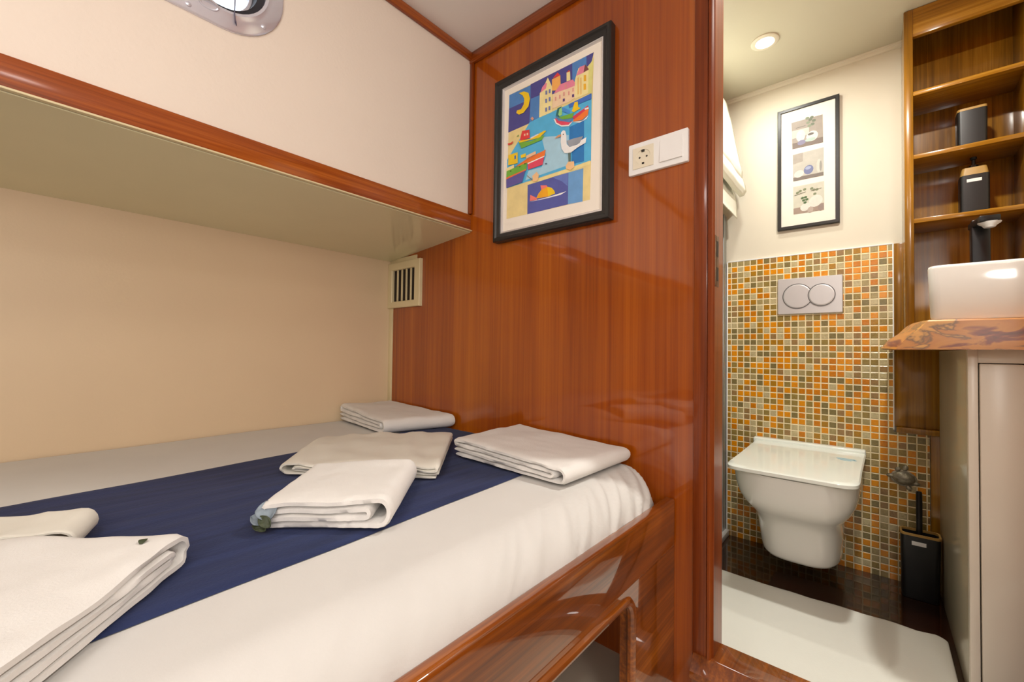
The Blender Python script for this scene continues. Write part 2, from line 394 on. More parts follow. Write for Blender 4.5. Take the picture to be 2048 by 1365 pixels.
struct(MB().box(HX, HX + 0.027, WY - 0.006, WY, -0.33, 0.175, 0.002).box(HX, -1.42, WY - 0.004, WY, 0.36, 0.385, 0.001).build('trim_7', M['cream_gloss']), 'cream corner strip beside the panelled wall')

# door opening to the bathroom
door = thing('door_1', (-0.30, WY, ZF), 'varnished mahogany doorway into the bathroom', 'doorway'); door['kind'] = 'structure'
MB().box(-0.328, -0.297, WY - 0.008, WY + 0.004, -0.80, 1.02, 0.003).box(0.335, 0.369, WY - 0.008, WY + 0.004, -0.80, 1.02, 0.003).box(-0.328, 0.369, WY - 0.008, WY + 0.004, 0.99, 1.024, 0.003).build('casing', M['mahogany_trim'], door)
prof = [(-0.2975, WY + .004), (-.2975, WY - .007), (-.295, WY - .011), (-.290, WY - .011), (-.287, WY - .008), (-.286, WY - .004), (-.283, WY - .001), (-.283, WY + .067), (-.325, WY + .067), (-.325, WY + .004)]
MB().loft([[(a, b, z) for a, b in prof] for z in (-0.80, 1.0)]).build('jamb', M['mahogany_trim'], door, label='moulded left door jamb')
MB().loft([[(0.034 - a, b, z) for a, b in prof] for z in (-0.80, 1.0)]).build('jamb', M['mahogany_trim'], door)
MB().box(-0.30, 0.34, WY - 0.004, WY + 0.05, 0.965, 1.0, 0.003).build('head', M['mahogany_x'], door)
ps = [(WY - .038, -.742), (WY - .036, -.728), (WY - .012, -.703), (WY - .004, -.699), (WY + .067, -.701), (WY + .067, -.92), (WY - .02, -.92), (WY - .02, -.742)]
MB().loft([[(-0.325, y, z) for y, z in ps], [(0.365, y, z) for y, z in ps]]).build('sill', M['rail'], door)
stp = MB().box(-0.2838, -0.2815, WY + 0.000, WY + 0.028, 0.155, 0.275, 0.001).build('strike_plate', M['strike'], door, label='narrow worn metal strike plate')
for a, b in ((.168, .200), (.225, .262)): MB().box(-.2825, -.2812, WY + 0.006, WY + 0.022, a, b).build('keeper_hole', M['hole'], stp)

# bathroom shell
BY = 2.30
struct(MB().box(-0.65, 0.75, BY, BY + 0.05, -0.95, BZ + 0.04).build('wall_bath_back', M['bath_wall']), 'cream bathroom wall above the mosaic')
struct(MB().box(-0.65, -0.60, 1.09, BY, -0.95, BZ + 0.04).build('wall_bath_left', M['bath_wall']))
struct(MB().box(0.70, 0.75, 1.09, BY, -0.95, BZ + 0.04).build('wall_bath_right', M['bath_wall']))
struct(MB().box(-0.65, 0.75, 1.09, BY, BZ, BZ + 0.04).build('ceiling_bath', M['bath_ceiling']), 'cream bathroom ceiling')
struct(MB().box(-0.65, 0.75, 1.09, BY, BF - 0.04, BF).build('floor_bath', M['dark_floor']), 'dark glossy wooden bathroom floor')
cp = [(BY, 1.249), (BY - .007, 1.25), (BY - .010, 1.255), (BY - .010, 1.262), (BY - .014, 1.264), (BY - .014, BZ), (BY, BZ)]
struct(MB().loft([[(-0.60, y, z) for y, z in cp], [(0.083, y, z) for y, z in cp]]).build('trim_8', M['bath_wall']), 'thin cream cornice')
tp = [(-0.556, BF), (0.157, BF), (0.157, -0.308), (0.055, -0.308), (0.055, 0.449), (-0.556, 0.449)]
struct(MB().prism(tp, on_xz(BY), 0.0, 0.012).build('wall_mosaic', M['mosaic']), 'amber and grey glass mosaic wall behind the toilet')
struct(MB().box(-0.558, 0.055, BY - 0.0135, BY, 0.447, 0.453, 0.001).box(0.053, 0.057, BY - 0.0135, BY, -0.3, 0.45, 0.001).box(-0.561, -0.555, BY - 0.0135, BY, BF, 0.45, 0.001).build('trim_9', M['label']), 'white edge strip of the mosaic')
struct(MB().box(0.057, 0.104, BY - 0.02, BY, 0.03, 0.448, 0.003).build('trim_10', M['teak_z']), 'varnished wooden strip right of the mosaic')
mb = MB().box(0.057, 0.232, BY - 0.024, BY, -0.285, 0.03, 0.002).box(0.062, 0.232, BY - 0.038, BY, -0.307, -0.285, 0.003).box(0.159, 0.232, BY - 0.018, BY, BF, -0.307, 0.002)
struct(mb.build('trim_11', M['teak_z']), 'wooden wall boards under the washbasin counter')

# porthole
pt = thing('porthole', (MX, 0.195, 0.72), 'oval steel porthole in the pale upper wall', 'porthole'); pt['kind'] = 'thing'; del pt['kind']
pz = on_yz(MX)
def po(h): return rrect(0.195, 0.855, 0.185 + h, 0.115 + h, 0.105 + h, 10)
MB().rings2([(po(.024), 0), (po(.024), .004), (po(.020), .007), (po(.0), .008), (po(-.010), .013), (po(-.016), .012), (po(-.016), -.004), (po(0), -.004)], pz, close=True).build('flange', M['steel'], pt)
MB().rings2([(po(-.004), -.002), (po(-.016), .002), (po(-.030), -.004), (po(-.034), -.03), (po(-.004), -.03)], pz, close=True).build('seal', M['rubber'], pt, label='dark rubber seal')
MB().rings2([(po(-.001), -.052), (po(-.001), -.03), (po(-.040), -.03), (po(-.044), -.036), (po(-.040), -.052)], pz, close=True).build('outer_frame', M['steel'], pt)
MB().prism(po(-.036), pz, -.046, -.042).build('glass', M['glass'], pt)
for (a, b) in ((0.215, 0.728), (0.36, 0.765), (0.397, 0.875), (0.09, 0.728), (0.02, 0.77)):
    MB().lathe((MX + .007, a, b), (1, 0, 0), [(.0055, 0), (.005, .002), (.003, .0035), (0.0, .004)], 14).build('screw', M['steel'], pt)
pth = [(MX + .013 + .005 * math.sin(t / 12 * PI), 0.25 + .017 * math.cos(2 * PI * t / 24), 0.748 + .007 * math.sin(2 * PI * t / 24)) for t in range(25)]
MB().tube(pth, .0022, 8).build('latch_ring', M['steel'], pt)
MB().tube([(MX + .016, .2985, 1.0), (MX + .016, .298, .85), (MX + .016, .2975, .755), (MX + .013, .300, .737), (MX + .011, .303, .733), (MX + .013, .301, .742)], .0012, 6).build('cord', M['cord'], pt)

# ================================================================ CABIN
bed = thing('bed', (-1.0, 0.05, ZF), 'fixed double berth with white sheet and varnished wooden side rail', 'bed')
XE = -0.392
def xe(y):
    d = (y - 0.956) / 0.09
    return XE - (0.085 * (1 - math.sqrt(max(0, 1 - d * d))) if d > 0 else 0)
def sheet_z(x, y):
    r, rz = 0.085, 0.085
    z = -0.29
    dx = x - (xe(y) - r)
    if dx > 0: z -= rz * (1 - math.sqrt(max(0, 1 - (dx / r) ** 2)))
    dy = y - (1.046 - 0.04)
    if dy > 0: z -= 0.03 * (1 - math.sqrt(max(0, 1 - (dy / 0.04) ** 2)))
    z += 0.003 * noise.noise((x * 3, y * 3, 0))
    return z
NU, NV = 150, 260
def mat_pt(u, v):
    y = -1.0 + 2.046 * v
    E_ = xe(y); a = 0.0; s = 0.0
    if u < 0.5: x = -1.605 + (E_ - 0.085 + 1.605) * (u / 0.5) ** 0.8; z = sheet_z(x, y); s = x - (E_ - .085)
    elif u < 0.9:
        a = (u - 0.5) / 0.4 * PI / 2; x = E_ - 0.085 + 0.085 * math.sin(a)
        z = sheet_z(x - 1e-5, y); s = .085 * a
    else: x = E_; a = PI / 2; q = 0.06 * (u - 0.9) / 0.1; z = sheet_z(E_ - 1e-5, y) - q; s = .1335 + q
    # folds of the tucked sheet, slanting down the rounded edge
    m = min(1, max(0, (s + 0.07) / 0.13)); k = min(1.0, max(0.22, (y - 0.25) / 0.6))
    ph = y + 0.85 * s
    w = noise.noise((ph * 19, s * 4, 3.1)); w2 = noise.noise((ph * 44, s * 7, 7.7)); w3 = noise.noise((ph * 9, s * 3, 1.7))
    g = m * k * (0.0065 * (0.5 - min(1, abs(w) * 2.6)) + 0.003 * (0.5 - min(1, abs(w2) * 2.6)) + .003 * w3)
    return (x + g * math.sin(a), y, z + g * math.cos(a))
mb = MB().grid(mat_pt, NU, NV)
mb.build('mattress', M['sheet'], bed, smooth=180, label='mattress under a tucked white sheet')
MB().box(-0.396, -0.371, -1.0, WY - 0.001, -0.472, -0.357, 0.006, 3).build('side_rail', M['rail'], bed)
arc = [(0.78 + 0.04 * math.cos(a), -0.535 + 0.04 * math.sin(a)) for a in (R(90 * k / 8) for k in range(9))]   # from (0.82,-.552) to (0.78,-.495)
panel = [(-1.0, -0.470), (WY - .001, -0.470), (WY - .001, ZF), (0.82, ZF)] + arc + [(-0.9, -0.495), (-0.94, -0.552), (-0.94, ZF), (-1.0, ZF)]
mb = MB()
mb.prism([(-1.0, -0.47), (WY - .001, -.47), (WY - .001, -.495), (-1.0, -.495)], on_yz(-0.402), 0, 0.029)
mb.prism([(0.82, -.495), (WY - .001, -.495), (WY - .001, ZF), (0.82, ZF)], on_yz(-0.402), 0, 0.029)
mb.prism([(0.82, -.495)] + arc, on_yz(-0.402), 0, 0.029)
mb.prism([(-1.0, -.495), (-.94, -.495), (-.94, ZF), (-1.0, ZF)], on_yz(-0.402), 0, 0.029)
mb.build('front_panel', M['rail'], bed)
MB().tube([(-0.376, y, z) for y, z in [(0.818, ZF + .002), (0.818, -0.6)] + [(a - .002, b + .003) for a, b in arc] + [(0.6, -0.492), (0, -.492), (-0.9, -0.492)]], 0.010, 10).build('moulding', M['rail'], bed, label='rounded moulding around the opening')
MB().box(-1.6, -0.402, -1.0, WY - .002, -0.472, -0.445).build('base_board', M['mahogany_y'], bed)

def run_x(y): return (-1.162 - 0.080 * (y + 0.017), -0.5715 - 0.062 * y)
def run_pt(u, v):
    y = -0.98 + 2.012 * v; a, b = run_x(y); x = a + (b - a) * u
    x += 0.004 * noise.noise((y * 4, 9.0 * round(u), 0)) * (1 if u in (0.0, 1.0) else 0)
    z = sheet_z(x, y) + 0.0035 + 0.0018 * (noise.noise((x * 26 + y * 3, y * 2.2, 0)) + 0.5 * noise.noise((x * 60, y * 4, 5)))
    if u in (0.0, 1.0): z = sheet_z(x, y) + 0.0012
    return (x, y, z)
rn = MB().grid(run_pt, 60, 160).build('bed_runner', M['navy'], smooth=180)
tag(rn, 'navy blue cloth runner laid along the white bed', 'bed runner')

def towel(name, cs, H0, H1, mat, label, amp=0.003, zb=-0.284, seed=0, tf=0.262, nv=26, ridge=0.0, sag=0.0, group=None, fray=0):
    P = [Vector((x, y)) for x, y in cs]
    L = ((P[1] - P[0]).length + (P[2] - P[3]).length) / 2
    H = 0.045; t = H * tf
    lv = [t / 2 + k * (H - t) / 3 for k in range(4)]
    cl = []
    def line(x0, x1, w, n=26):
        for k in range(n + 1): cl.append((x0 + (x1 - x0) * k / n, w))
    def arc2(cx, w0, w1, sgn, n=8):
        r = (w1 - w0) / 2
        for k in range(1, n): a = PI * k / n; cl.append((cx + sgn * abs(r) * math.sin(a), w0 + (w1 - w0) * (1 - math.cos(a)) / 2))
    line(0.012, L - H * .5, lv[0]); arc2(L - H * .5, lv[0], lv[3], 1); line(L - H * .5, 0.016, lv[3]); arc2(0.016, lv[3], lv[2], -1, 6)
    line(0.016, L - H * 0.95, lv[2]); arc2(L - H * .95, lv[2], lv[1], 1, 6); line(L - H * .95, 0.006, lv[1])
    n = len(cl); A = []; B = []
    for i in range(n):
        p0 = Vector(cl[max(0, i - 1)]); p1 = Vector(cl[min(n - 1, i + 1)]); d = p1 - p0
        d = d.normalized() if d.length > 1e-9 else Vector((1, 0)); nn = Vector((-d.y, d.x)); c = Vector(cl[i])
        th = t / 2 * (0.45 if i in (0, n - 1) else (0.85 if i in (1, n - 2) else 1.0))
        A.append(c + nn * th); B.append(c - nn * th)
    ring = A + B[::-1]; m = len(ring)
    rings = []
    for j in range(nv + 1):
        v = j / nv
        c0 = -1 + 2 * v; shrink = 1.0
        row = []
        e = 0.5 if j in (0, nv) else 1.0
        for k in range(m):
            if k < n: c = Vector(cl[k])
            else: c = Vector(cl[2 * n - 1 - k])
            q = c + (ring[k] - c) * e
            u = min(1.02, max(-0.02, q.x / L)); h = (H0 + (H1 - H0) * u) / H
            vv = v + (0.012 * noise.noise((q.x * 25, q.y * 90, seed)) if j in (0, nv) else 0)
            if j == 0: vv += .022 * noise.noise((round(c.y / H * 3) * 3.7, q.x * 5, seed))
            if fray and j == 0: vv += 0.006 * noise.noise((q.x * 160, q.y * 300, seed + 2))
            xy = P[0] * (1 - u) * (1 - vv) + P[1] * u * (1 - vv) + P[2] * u * vv + P[3] * (1 - u) * vv
            w = q.y * h; ww = q.y / H
            w += ww * amp * (noise.noise((xy.x * 11, xy.y * 11, seed + 1.3)) * 1.4 + 0.5 * noise.noise((xy.x * 30, xy.y * 30, seed)))
            if ridge:
                g = noise.noise((xy.x * 9 + xy.y * 14, (xy.x - xy.y) * 3, seed)); w += ww * ridge * (0.5 - abs(g) * 1.6)
            if sag: w -= ww * sag * (1 - math.sin(PI * min(1, max(0, v)))) * 0.5
            row.append((xy.x, xy.y, zb + w))
        rings.append(row)
    mb = MB(); mb.loft(rings, cap0=False, cap1=False)
    for base in (0, nv * m):
        fs = [(base + i, base + i + 1, base + m - 2 - i, base + m - 1 - i) for i in range(n - 1)]
        mb.f += fs; mb.mi += [0] * len(fs)
    return tag(mb.build(name, mat, smooth=60), label, 'towel', group)

towel('folded_towel', [(-0.857, .758), (-.484, .742), (-.476, 1.03), (-.86, 1.035)], .050, .036, M['towel'], 'thick white folded towel at the near corner of the bed against the panelled wall', seed=3, fray=0)
towel('folded_towel', [(-.728, .244), (-.572, .384), (-.738, .556), (-.897, .404)], .042, .052, M['towel'], 'small white folded towel with a grey sprig tucked in its left end', seed=11, fray=1)
towel('folded_towel', [(-1.600, .825), (-1.225, .785), (-1.155, 1.035), (-1.585, 1.040)], .062, .046, M['towel'], 'white folded towel in the far corner by the cream wall', seed=21)
towel('folded_towel', [(-.43, -.06), (-.688, .153), (-.86, -.028), (-.60, -.24)], .046, .042, M['towel'], 'large white folded towel nearest the camera on the navy runner', seed=31, amp=.004)
towel('folded_cloth', [(-.716, .602), (-1.005, .378), (-1.25, .590), (-.985, .880)], .030, .027, M['linen'], 'thin creased white cotton cloth folded flat behind the small towel', seed=41, amp=.004, ridge=.007)['category'] = 'cloth'
towel('folded_cloth', [(-.93, -.17), (-.815, .055), (-.90, .085), (-1.03, -.12)], .028, .034, M['linen'], 'small cream folded cloth behind the large towel at the left edge', seed=51, tf=.13, ridge=.005)['category'] = 'cloth'

sp = thing('dried_sprig', (-.70, .255, -.28), 'small grey petal sprig with dark leaf on the small folded towel', 'dried flower')
def leafm(name, mat, base, d, up, L, W, cup):
    d = Vector(d).normalized(); up = Vector(up); sd = d.cross(up).normalized(); up = sd.cross(d)
    def f(u, v):
        a = (u - .5) * 2; w = W * math.sin(PI * (0.06 + .94 * v) ** .8) * a
        return Vector(base) + d * L * v + sd * w + up * (cup * (a * a) + .25 * L * math.sin(v * 2.2) + .002 * noise.noise((u * 5, v * 6, L * 90)))
    mb = MB().grid(f, 10, 14)
    o = mb.build(name, mat, sp, smooth=180); md = o.modifiers.new('thick', 'SOLIDIFY'); md.thickness = .0008; return o
leafm('petal', M['petal'], (-.700, .250, -.266), (-.75, .25, .28), (.4, -.3, .8), .036, .015, .004)
leafm('petal', M['petal'], (-.704, .250, -.272), (-.9, -.30, .05), (.3, -.3, .8), .030, .011, .003)
leafm('leaf', M['leaf'], (-.690, .250, -.272), (-.5, -.1, .15), (.5, -.4, .7), .026, .008, .002)
leafm('leaf', M['leaf'], (-.696, .246, -.278), (-.8, -.3, .0), (.3, -.3, .8), .024, .007, .002)

lf = MB().grid(lambda u, v: (-.672 - .012 * v + .004 * (u - .5) * math.sin(PI * (.1 + .9 * v)), .100 + .006 * v + .008 * (u - .5) * math.sin(PI * (.1 + .9 * v)), -.2405 + .003 * math.sin(v * 3)), 6, 8).build('leaf_scrap', M['leaf'], smooth=180)
tag(lf, 'tiny dark leaf scrap on the large folded towel', 'leaf')
# picture on the panelled wall
pic = thing('framed_picture', (-.757, WY, .359), 'colourful seaside picture in a black frame on the panelled wall', 'picture')
px = on_xz(WY); pc, pcz, hw, hh = -.757, .630, .2155, .271
def pr(d): return rect(pc, pcz, hw - d, hh - d)
MB().rings2([(pr(0), .001), (pr(0), .024), (pr(.003), .029), (pr(.011), .030), (pr(.015), .025), (pr(.024), .022), (pr(.027), .019), (pr(.027), .001)], px, close=True).build('frame', M['black_frame'], pic, smooth=30)
MB().rings2([(pr(.026), .008), (pr(.026), .018), (pr(.031), .019), (pr(.034), .014), (pr(.034), .008)], px, close=True).build('inner_slip', M['silver'], pic)
MB().prism(pr(.027), px, .006, .0125).build('mount', M['mat_board'], pic)
def artwork(name, data, cx, cz, y, step, parent):
    mb = MB(); mats = []; key = {}
    for i, (col, pts) in enumerate(data):
        if col not in key:
            key[col] = len(mats); mats.append(plain('print_%d_%d_%d' % col, tuple(min(250, c * 1.07) for c in col) if data is SEASIDE else tuple(c * .9 for c in col), 0.55, var=0.06, vscale=40))
        yy = y - step * i
        pts = [(cx + a, yy, cz + b) for a, b in pts]
        o = len(mb.v); mb.v += pts; mb.f.append(tuple(range(o, o + len(pts)))); mb.mi.append(key[col])
    return mb.build(name, mats, parent, smooth=0, fix=False)
SEASIDE=[
((226, 206, 145),[(-0.1506,0.2088),(0.1667,0.2088),(0.1587,-0.2103),(-0.1558,-0.2044)]),
((78, 128, 190),[(-0.1506,0.2088),(-0.061,0.2064),(-0.0603,0.1613),(-0.1513,0.1635)]),
((74, 72, 140),[(-0.1513,0.1635),(-0.0603,0.1613),(-0.0633,0.0842),(-0.153,0.0836)]),
((74, 72, 140),[(-0.061,0.2086),(0.095,0.2084),(0.096,0.1283),(-0.0603,0.1613)]),
((78, 128, 190),[(-0.0603,0.1613),(-0.0082,0.1588),(-0.0233,0.088),(-0.0634,0.0865)]),
((78, 128, 190),[(0.095,0.2084),(0.143,0.2085),(0.1434,0.172),(0.0958,0.1449)]),
((74, 72, 140),[(0.143,0.2085),(0.1667,0.2088),(0.1602,0.1847),(0.1434,0.174)]),
((84, 176, 222),[(-0.0634,0.0865),(-0.0233,0.0891),(0.1612,0.0904),(0.161,-0.1006),(-0.156,-0.1019),(-0.1561,-0.0065),(-0.1371,0.0124),(-0.0748,0.074)]),
((165, 205, 226),[(-0.0144,0.0238),(0.0852,-0.0018),(0.0863,-0.0912),(-0.0766,-0.0952),(-0.0651,-0.0677),(-0.013,-0.0704),(0.0033,-0.0386)]),
((44, 120, 188),[(0.0875,0.0214),(0.1371,0.0237),(0.1384,-0.0952),(0.0977,-0.0922),(0.0974,-0.0598),(0.0881,-0.0244)]),
((236, 216, 150),[(-0.0675,-0.1046),(0.1587,-0.0988),(0.1588,-0.1093),(-0.0674,-0.114)]),
((84, 90, 162),[(-0.0674,-0.1128),(0.0854,-0.1137),(0.0852,-0.2079),(-0.0674,-0.2064)]),
((106, 156, 208),[(0.0854,-0.1137),(0.1362,-0.1146),(0.1348,-0.2102),(0.0852,-0.2079)]),
((100, 120, 190),[(-0.0238,-0.1121),(0.0841,-0.1134),(0.0833,-0.1533),(0.0611,-0.1325),(0.0262,-0.1125)]),
((245, 120, 110),[(-0.0565,-0.1469),(-0.0316,-0.1619),(-0.0286,-0.1695),(-0.0577,-0.1665)]),
((245, 120, 110),[(-0.0165,-0.1266),(0.0074,-0.1324),(0.0116,-0.1402),(-0.012,-0.1436)]),
((248, 165, 30),[(-0.033,-0.1639),(-0.0232,-0.1501),(-0.012,-0.1413),(0.0102,-0.1376),(0.0134,-0.1687)]),
((242, 195, 30),[(0.0102,-0.1376),(0.0267,-0.145),(0.0363,-0.1562),(0.039,-0.1646),(0.0134,-0.1687)]),
((238, 238, 238),[(-0.0621,-0.169),(0.0134,-0.1699),(0.0796,-0.1676),(0.059,-0.1737),(0.0107,-0.1729)]),
((246, 218, 156),[(-0.0231,0.1647),(-0.0085,0.1786),(0.0071,0.2026),(0.0232,0.168),(0.0243,0.0883),(-0.0247,0.0884)]),
((222, 130, 155),[(-0.0204,0.1658),(-0.0139,0.1807),(-0.0033,0.1873),(0.0041,0.1876),(0.0009,0.1704)]),
((238, 168, 88),[(0.0229,0.1896),(0.0535,0.1896),(0.0551,0.1615),(0.0389,0.1489),(0.0234,0.155)]),
((215, 62, 62),[(0.0255,0.1917),(0.0432,0.2024),(0.0535,0.1896)]),
((246, 218, 156),[(0.0758,0.1886),(0.088,0.1875),(0.0896,0.1599),(0.0762,0.1613)]),
((190, 70, 60),[(0.0746,0.188),(0.0843,0.1933),(0.0892,0.1866)]),
((242, 204, 170),[(0.0287,0.1422),(0.1101,0.1391),(0.1105,0.1021),(0.0867,0.0967),(0.0242,0.0979)]),
((222, 130, 155),[(0.0313,0.1434),(0.0538,0.162),(0.098,0.1585),(0.1113,0.1366),(0.0789,0.1382)]),
((246, 218, 156),[(0.1052,0.1534),(0.1167,0.1835),(0.1399,0.1836),(0.1514,0.1685),(0.1499,0.0969),(0.1059,0.0977)]),
((222, 130, 155),[(0.1098,0.1639),(0.1213,0.1856),(0.1376,0.1836),(0.1355,0.1632)]),
((120, 70, 70),[(0.1343,0.1637),(0.1387,0.1861),(0.1526,0.165),(0.1423,0.1643)]),
((215, 210, 130),[(0.1513,0.1746),(0.1669,0.1917),(0.1612,0.0924),(0.1499,0.0969)]),
((225, 170, 40),[(0.1351,0.1553),(0.1429,0.153),(0.1431,0.1354),(0.1353,0.1374)]),
((225, 170, 40),[(0.1349,0.13),(0.1427,0.1279),(0.1429,0.1103),(0.1351,0.1122)]),
((110, 120, 170),[(-0.0011,0.1639),(0.0058,0.1624),(0.006,0.1498),(-0.0009,0.1512)]),
((110, 120, 170),[(0.0116,0.1632),(0.0184,0.1617),(0.0185,0.1492),(0.0117,0.1506)]),
((110, 120, 170),[(-0.0013,0.1379),(0.0056,0.1365),(0.0058,0.1239),(-0.0011,0.1252)]),
((110, 120, 170),[(0.0119,0.1382),(0.0187,0.1369),(0.0189,0.1244),(0.0121,0.1256)]),
((110, 120, 170),[(-0.0009,0.1106),(0.006,0.1094),(0.0062,0.0968),(-0.0007,0.098)]),
((110, 120, 170),[(0.0115,0.1103),(0.0183,0.1091),(0.0185,0.0966),(0.0117,0.0978)]),
((90, 60, 120),[(0.0637,0.1134),(0.0711,0.1123),(0.0712,0.1039),(0.0638,0.105)]),
((90, 60, 120),[(0.0961,0.114),(0.1033,0.1129),(0.1034,0.1046),(0.0962,0.1057)]),
((215, 150, 140),[(0.0353,0.1298),(0.0404,0.1292),(0.0405,0.1176),(0.0354,0.1183)]),
((215, 150, 140),[(0.0505,0.1303),(0.0555,0.1296),(0.0557,0.1182),(0.0506,0.1189)]),
((215, 150, 140),[(0.0654,0.1329),(0.0704,0.1322),(0.0705,0.1209),(0.0656,0.1215)]),
((215, 150, 140),[(0.0827,0.1282),(0.0875,0.1275),(0.0877,0.1163),(0.0828,0.1169)]),
((215, 150, 140),[(0.0971,0.1328),(0.1019,0.1322),(0.102,0.121),(0.0972,0.1216)]),
((215, 150, 140),[(0.0713,0.1536),(0.0763,0.1529),(0.0764,0.1415),(0.0715,0.1422)]),
((225, 185, 110),[(0.1146,0.1557),(0.1189,0.156),(0.1194,0.1068),(0.1152,0.1064)]),
((225, 185, 110),[(0.124,0.1518),(0.1282,0.1521),(0.1288,0.1031),(0.1246,0.1027)]),
((64, 108, 190),[(0.0844,0.0893),(0.1612,0.0924),(0.1614,0.0764),(0.0869,0.078)]),
((242, 195, 30),[(-0.1084,0.1981),(-0.0865,0.1951),(-0.0677,0.1832),(-0.0609,0.1616),(-0.067,0.1392),(-0.0868,0.1262),(-0.1057,0.1262),(-0.1177,0.1362),(-0.1148,0.1432),(-0.0972,0.1413),(-0.0864,0.1532),(-0.0846,0.1707),(-0.0921,0.1849)]),
((238, 238, 238),[(0.031,0.0645),(0.0899,0.0314),(0.1007,0.0329),(0.0864,0.0233),(0.0605,0.0307),(0.0402,0.0464)]),
((238, 238, 238),[(0.0995,0.0312),(0.1347,0.0231),(0.1528,0.0337),(0.1462,0.0241),(0.1232,0.021)]),
((218, 72, 98),[(0.0362,0.0648),(0.0899,0.0335),(0.0995,0.0353),(0.0851,0.0279),(0.0605,0.0349),(0.0427,0.0488)]),
((90, 130, 180),[(0.0373,0.0729),(0.0652,0.0504),(0.1018,0.0417),(0.0887,0.0339),(0.0477,0.0534)]),
((110, 170, 60),[(0.0476,0.0629),(0.0725,0.0604),(0.104,0.0574),(0.0982,0.043),(0.0652,0.0508)]),
((45, 110, 110),[(0.0399,0.072),(0.0459,0.0921),(0.061,0.0918),(0.0524,0.0781),(0.0526,0.0622)]),
((150, 205, 130),[(0.0487,0.071),(0.0523,0.0866),(0.061,0.0886),(0.0626,0.066),(0.0539,0.0639)]),
((70, 140, 215),[(0.0623,0.0892),(0.0895,0.0688),(0.0884,0.0589),(0.0637,0.0761)]),
((238, 120, 50),[(0.1018,0.0366),(0.1275,0.0529),(0.1538,0.0534),(0.151,0.0344),(0.1324,0.0259),(0.1019,0.0314)]),
((242, 195, 30),[(0.0967,0.0641),(0.106,0.0874),(0.1166,0.0854),(0.118,0.0686),(0.1274,0.0621),(0.1039,0.0584)]),
((205, 60, 80),[(0.0993,0.0467),(0.1367,0.0566),(0.1503,0.0617),(0.1531,0.0536),(0.1042,0.0368)]),
((238, 238, 238),[(0.1401,0.0564),(0.1526,0.0558),(0.1527,0.0508),(0.1402,0.0519)]),
((242, 195, 30),[(-0.1063,0.0403),(-0.0578,0.0313),(-0.0034,0.0397),(0.005,0.0362),(-0.0201,0.0234),(-0.1031,0.0328)]),
((110, 170, 60),[(-0.1046,0.0338),(-0.0518,0.0231),(-0.0018,0.0255),(-0.0114,0.0137),(-0.0935,0.0117)]),
((215, 62, 62),[(-0.1001,0.0419),(-0.0914,0.0677),(-0.0613,0.0624),(-0.0593,0.0348),(-0.0939,0.0376)]),
((245, 190, 160),[(-0.0836,0.0556),(-0.0775,0.0548),(-0.0774,0.0477),(-0.0835,0.0485)]),
((245, 190, 160),[(-0.0724,0.0543),(-0.0665,0.0536),(-0.0663,0.0465),(-0.0723,0.0472)]),
((225, 215, 225),[(-0.0564,0.035),(-0.026,0.0379),(-0.0245,0.034),(-0.0563,0.0308)]),
((238, 120, 50),[(-0.1236,-0.0424),(-0.0747,-0.0298),(0.003,-0.0215),(0.0005,-0.0401),(-0.0655,-0.0442),(-0.1236,-0.0411)]),
((218, 72, 98),[(-0.067,-0.0461),(-0.0017,-0.0405),(-0.0075,-0.0651),(-0.0652,-0.0654)]),
((238, 238, 238),[(-0.067,-0.0433),(-0,-0.0392),(-0.0011,-0.0423),(-0.0669,-0.0473)]),
((242, 195, 30),[(-0.1482,0.0059),(-0.1087,0.0039),(-0.1081,-0.0322),(-0.1492,-0.028)]),
((70, 110, 170),[(-0.1226,-0.004),(-0.1154,-0.0042),(-0.1153,-0.0158),(-0.1224,-0.0162)]),
((242, 190, 150),[(-0.0734,-0.0184),(-0.0352,-0.0146),(-0.0337,-0.0243),(-0.0723,-0.0282)]),
((240, 200, 40),[(-0.0962,-0.0094),(-0.075,-0.0097),(-0.0748,-0.0216),(-0.0945,-0.0194)]),
((246, 218, 156),[(-0.1562,-0.0359),(-0.1237,-0.0327),(-0.1235,-0.0436),(-0.156,-0.0462)]),
((110, 170, 60),[(-0.1554,-0.0459),(-0.0685,-0.041),(-0.0712,-0.0614),(-0.1566,-0.0676)]),
((225, 110, 60),[(-0.1566,-0.0671),(-0.0706,-0.0611),(-0.0735,-0.066),(-0.1565,-0.0737)]),
((92, 86, 155),[(-0.1565,-0.0732),(-0.075,-0.0651),(-0.0886,-0.0993),(-0.156,-0.1019)]),
((60, 90, 40),[(-0.1421,-0.0494),(-0.1377,-0.0477),(-0.1332,-0.0509),(-0.1376,-0.0531)]),
((60, 90, 40),[(-0.103,-0.0456),(-0.0987,-0.0439),(-0.0944,-0.047),(-0.0986,-0.0492)]),
((60, 90, 40),[(-0.0817,-0.042),(-0.0775,-0.0404),(-0.0733,-0.0434),(-0.0774,-0.0456)]),
((245, 190, 140),[(0.0774,-0.0942),(0.0862,-0.0825),(0.1064,-0.0872),(0.1079,-0.1036),(0.0942,-0.1096),(0.0801,-0.1025)]),
((245, 190, 140),[(-0.0471,-0.09),(-0.0299,-0.0818),(-0.0206,-0.0935),(-0.0252,-0.1106),(-0.0439,-0.1101)]),
((150, 110, 70),[(-0.0694,-0.083),(-0.0673,-0.0829),(-0.0455,-0.1027),(-0.0469,-0.1042)]),
((238, 238, 238),[(0.0605,0.0129),(0.0675,0.0168),(0.0748,0.013),(0.0788,0.0003),(0.0805,-0.0286),(0.0908,-0.0405),(0.1183,-0.0414),(0.128,-0.0327),(0.1472,-0.0294),(0.145,-0.0444),(0.1184,-0.05),(0.0936,-0.0591),(0.0731,-0.053),(0.0625,-0.0362),(0.059,-0.0153)]),
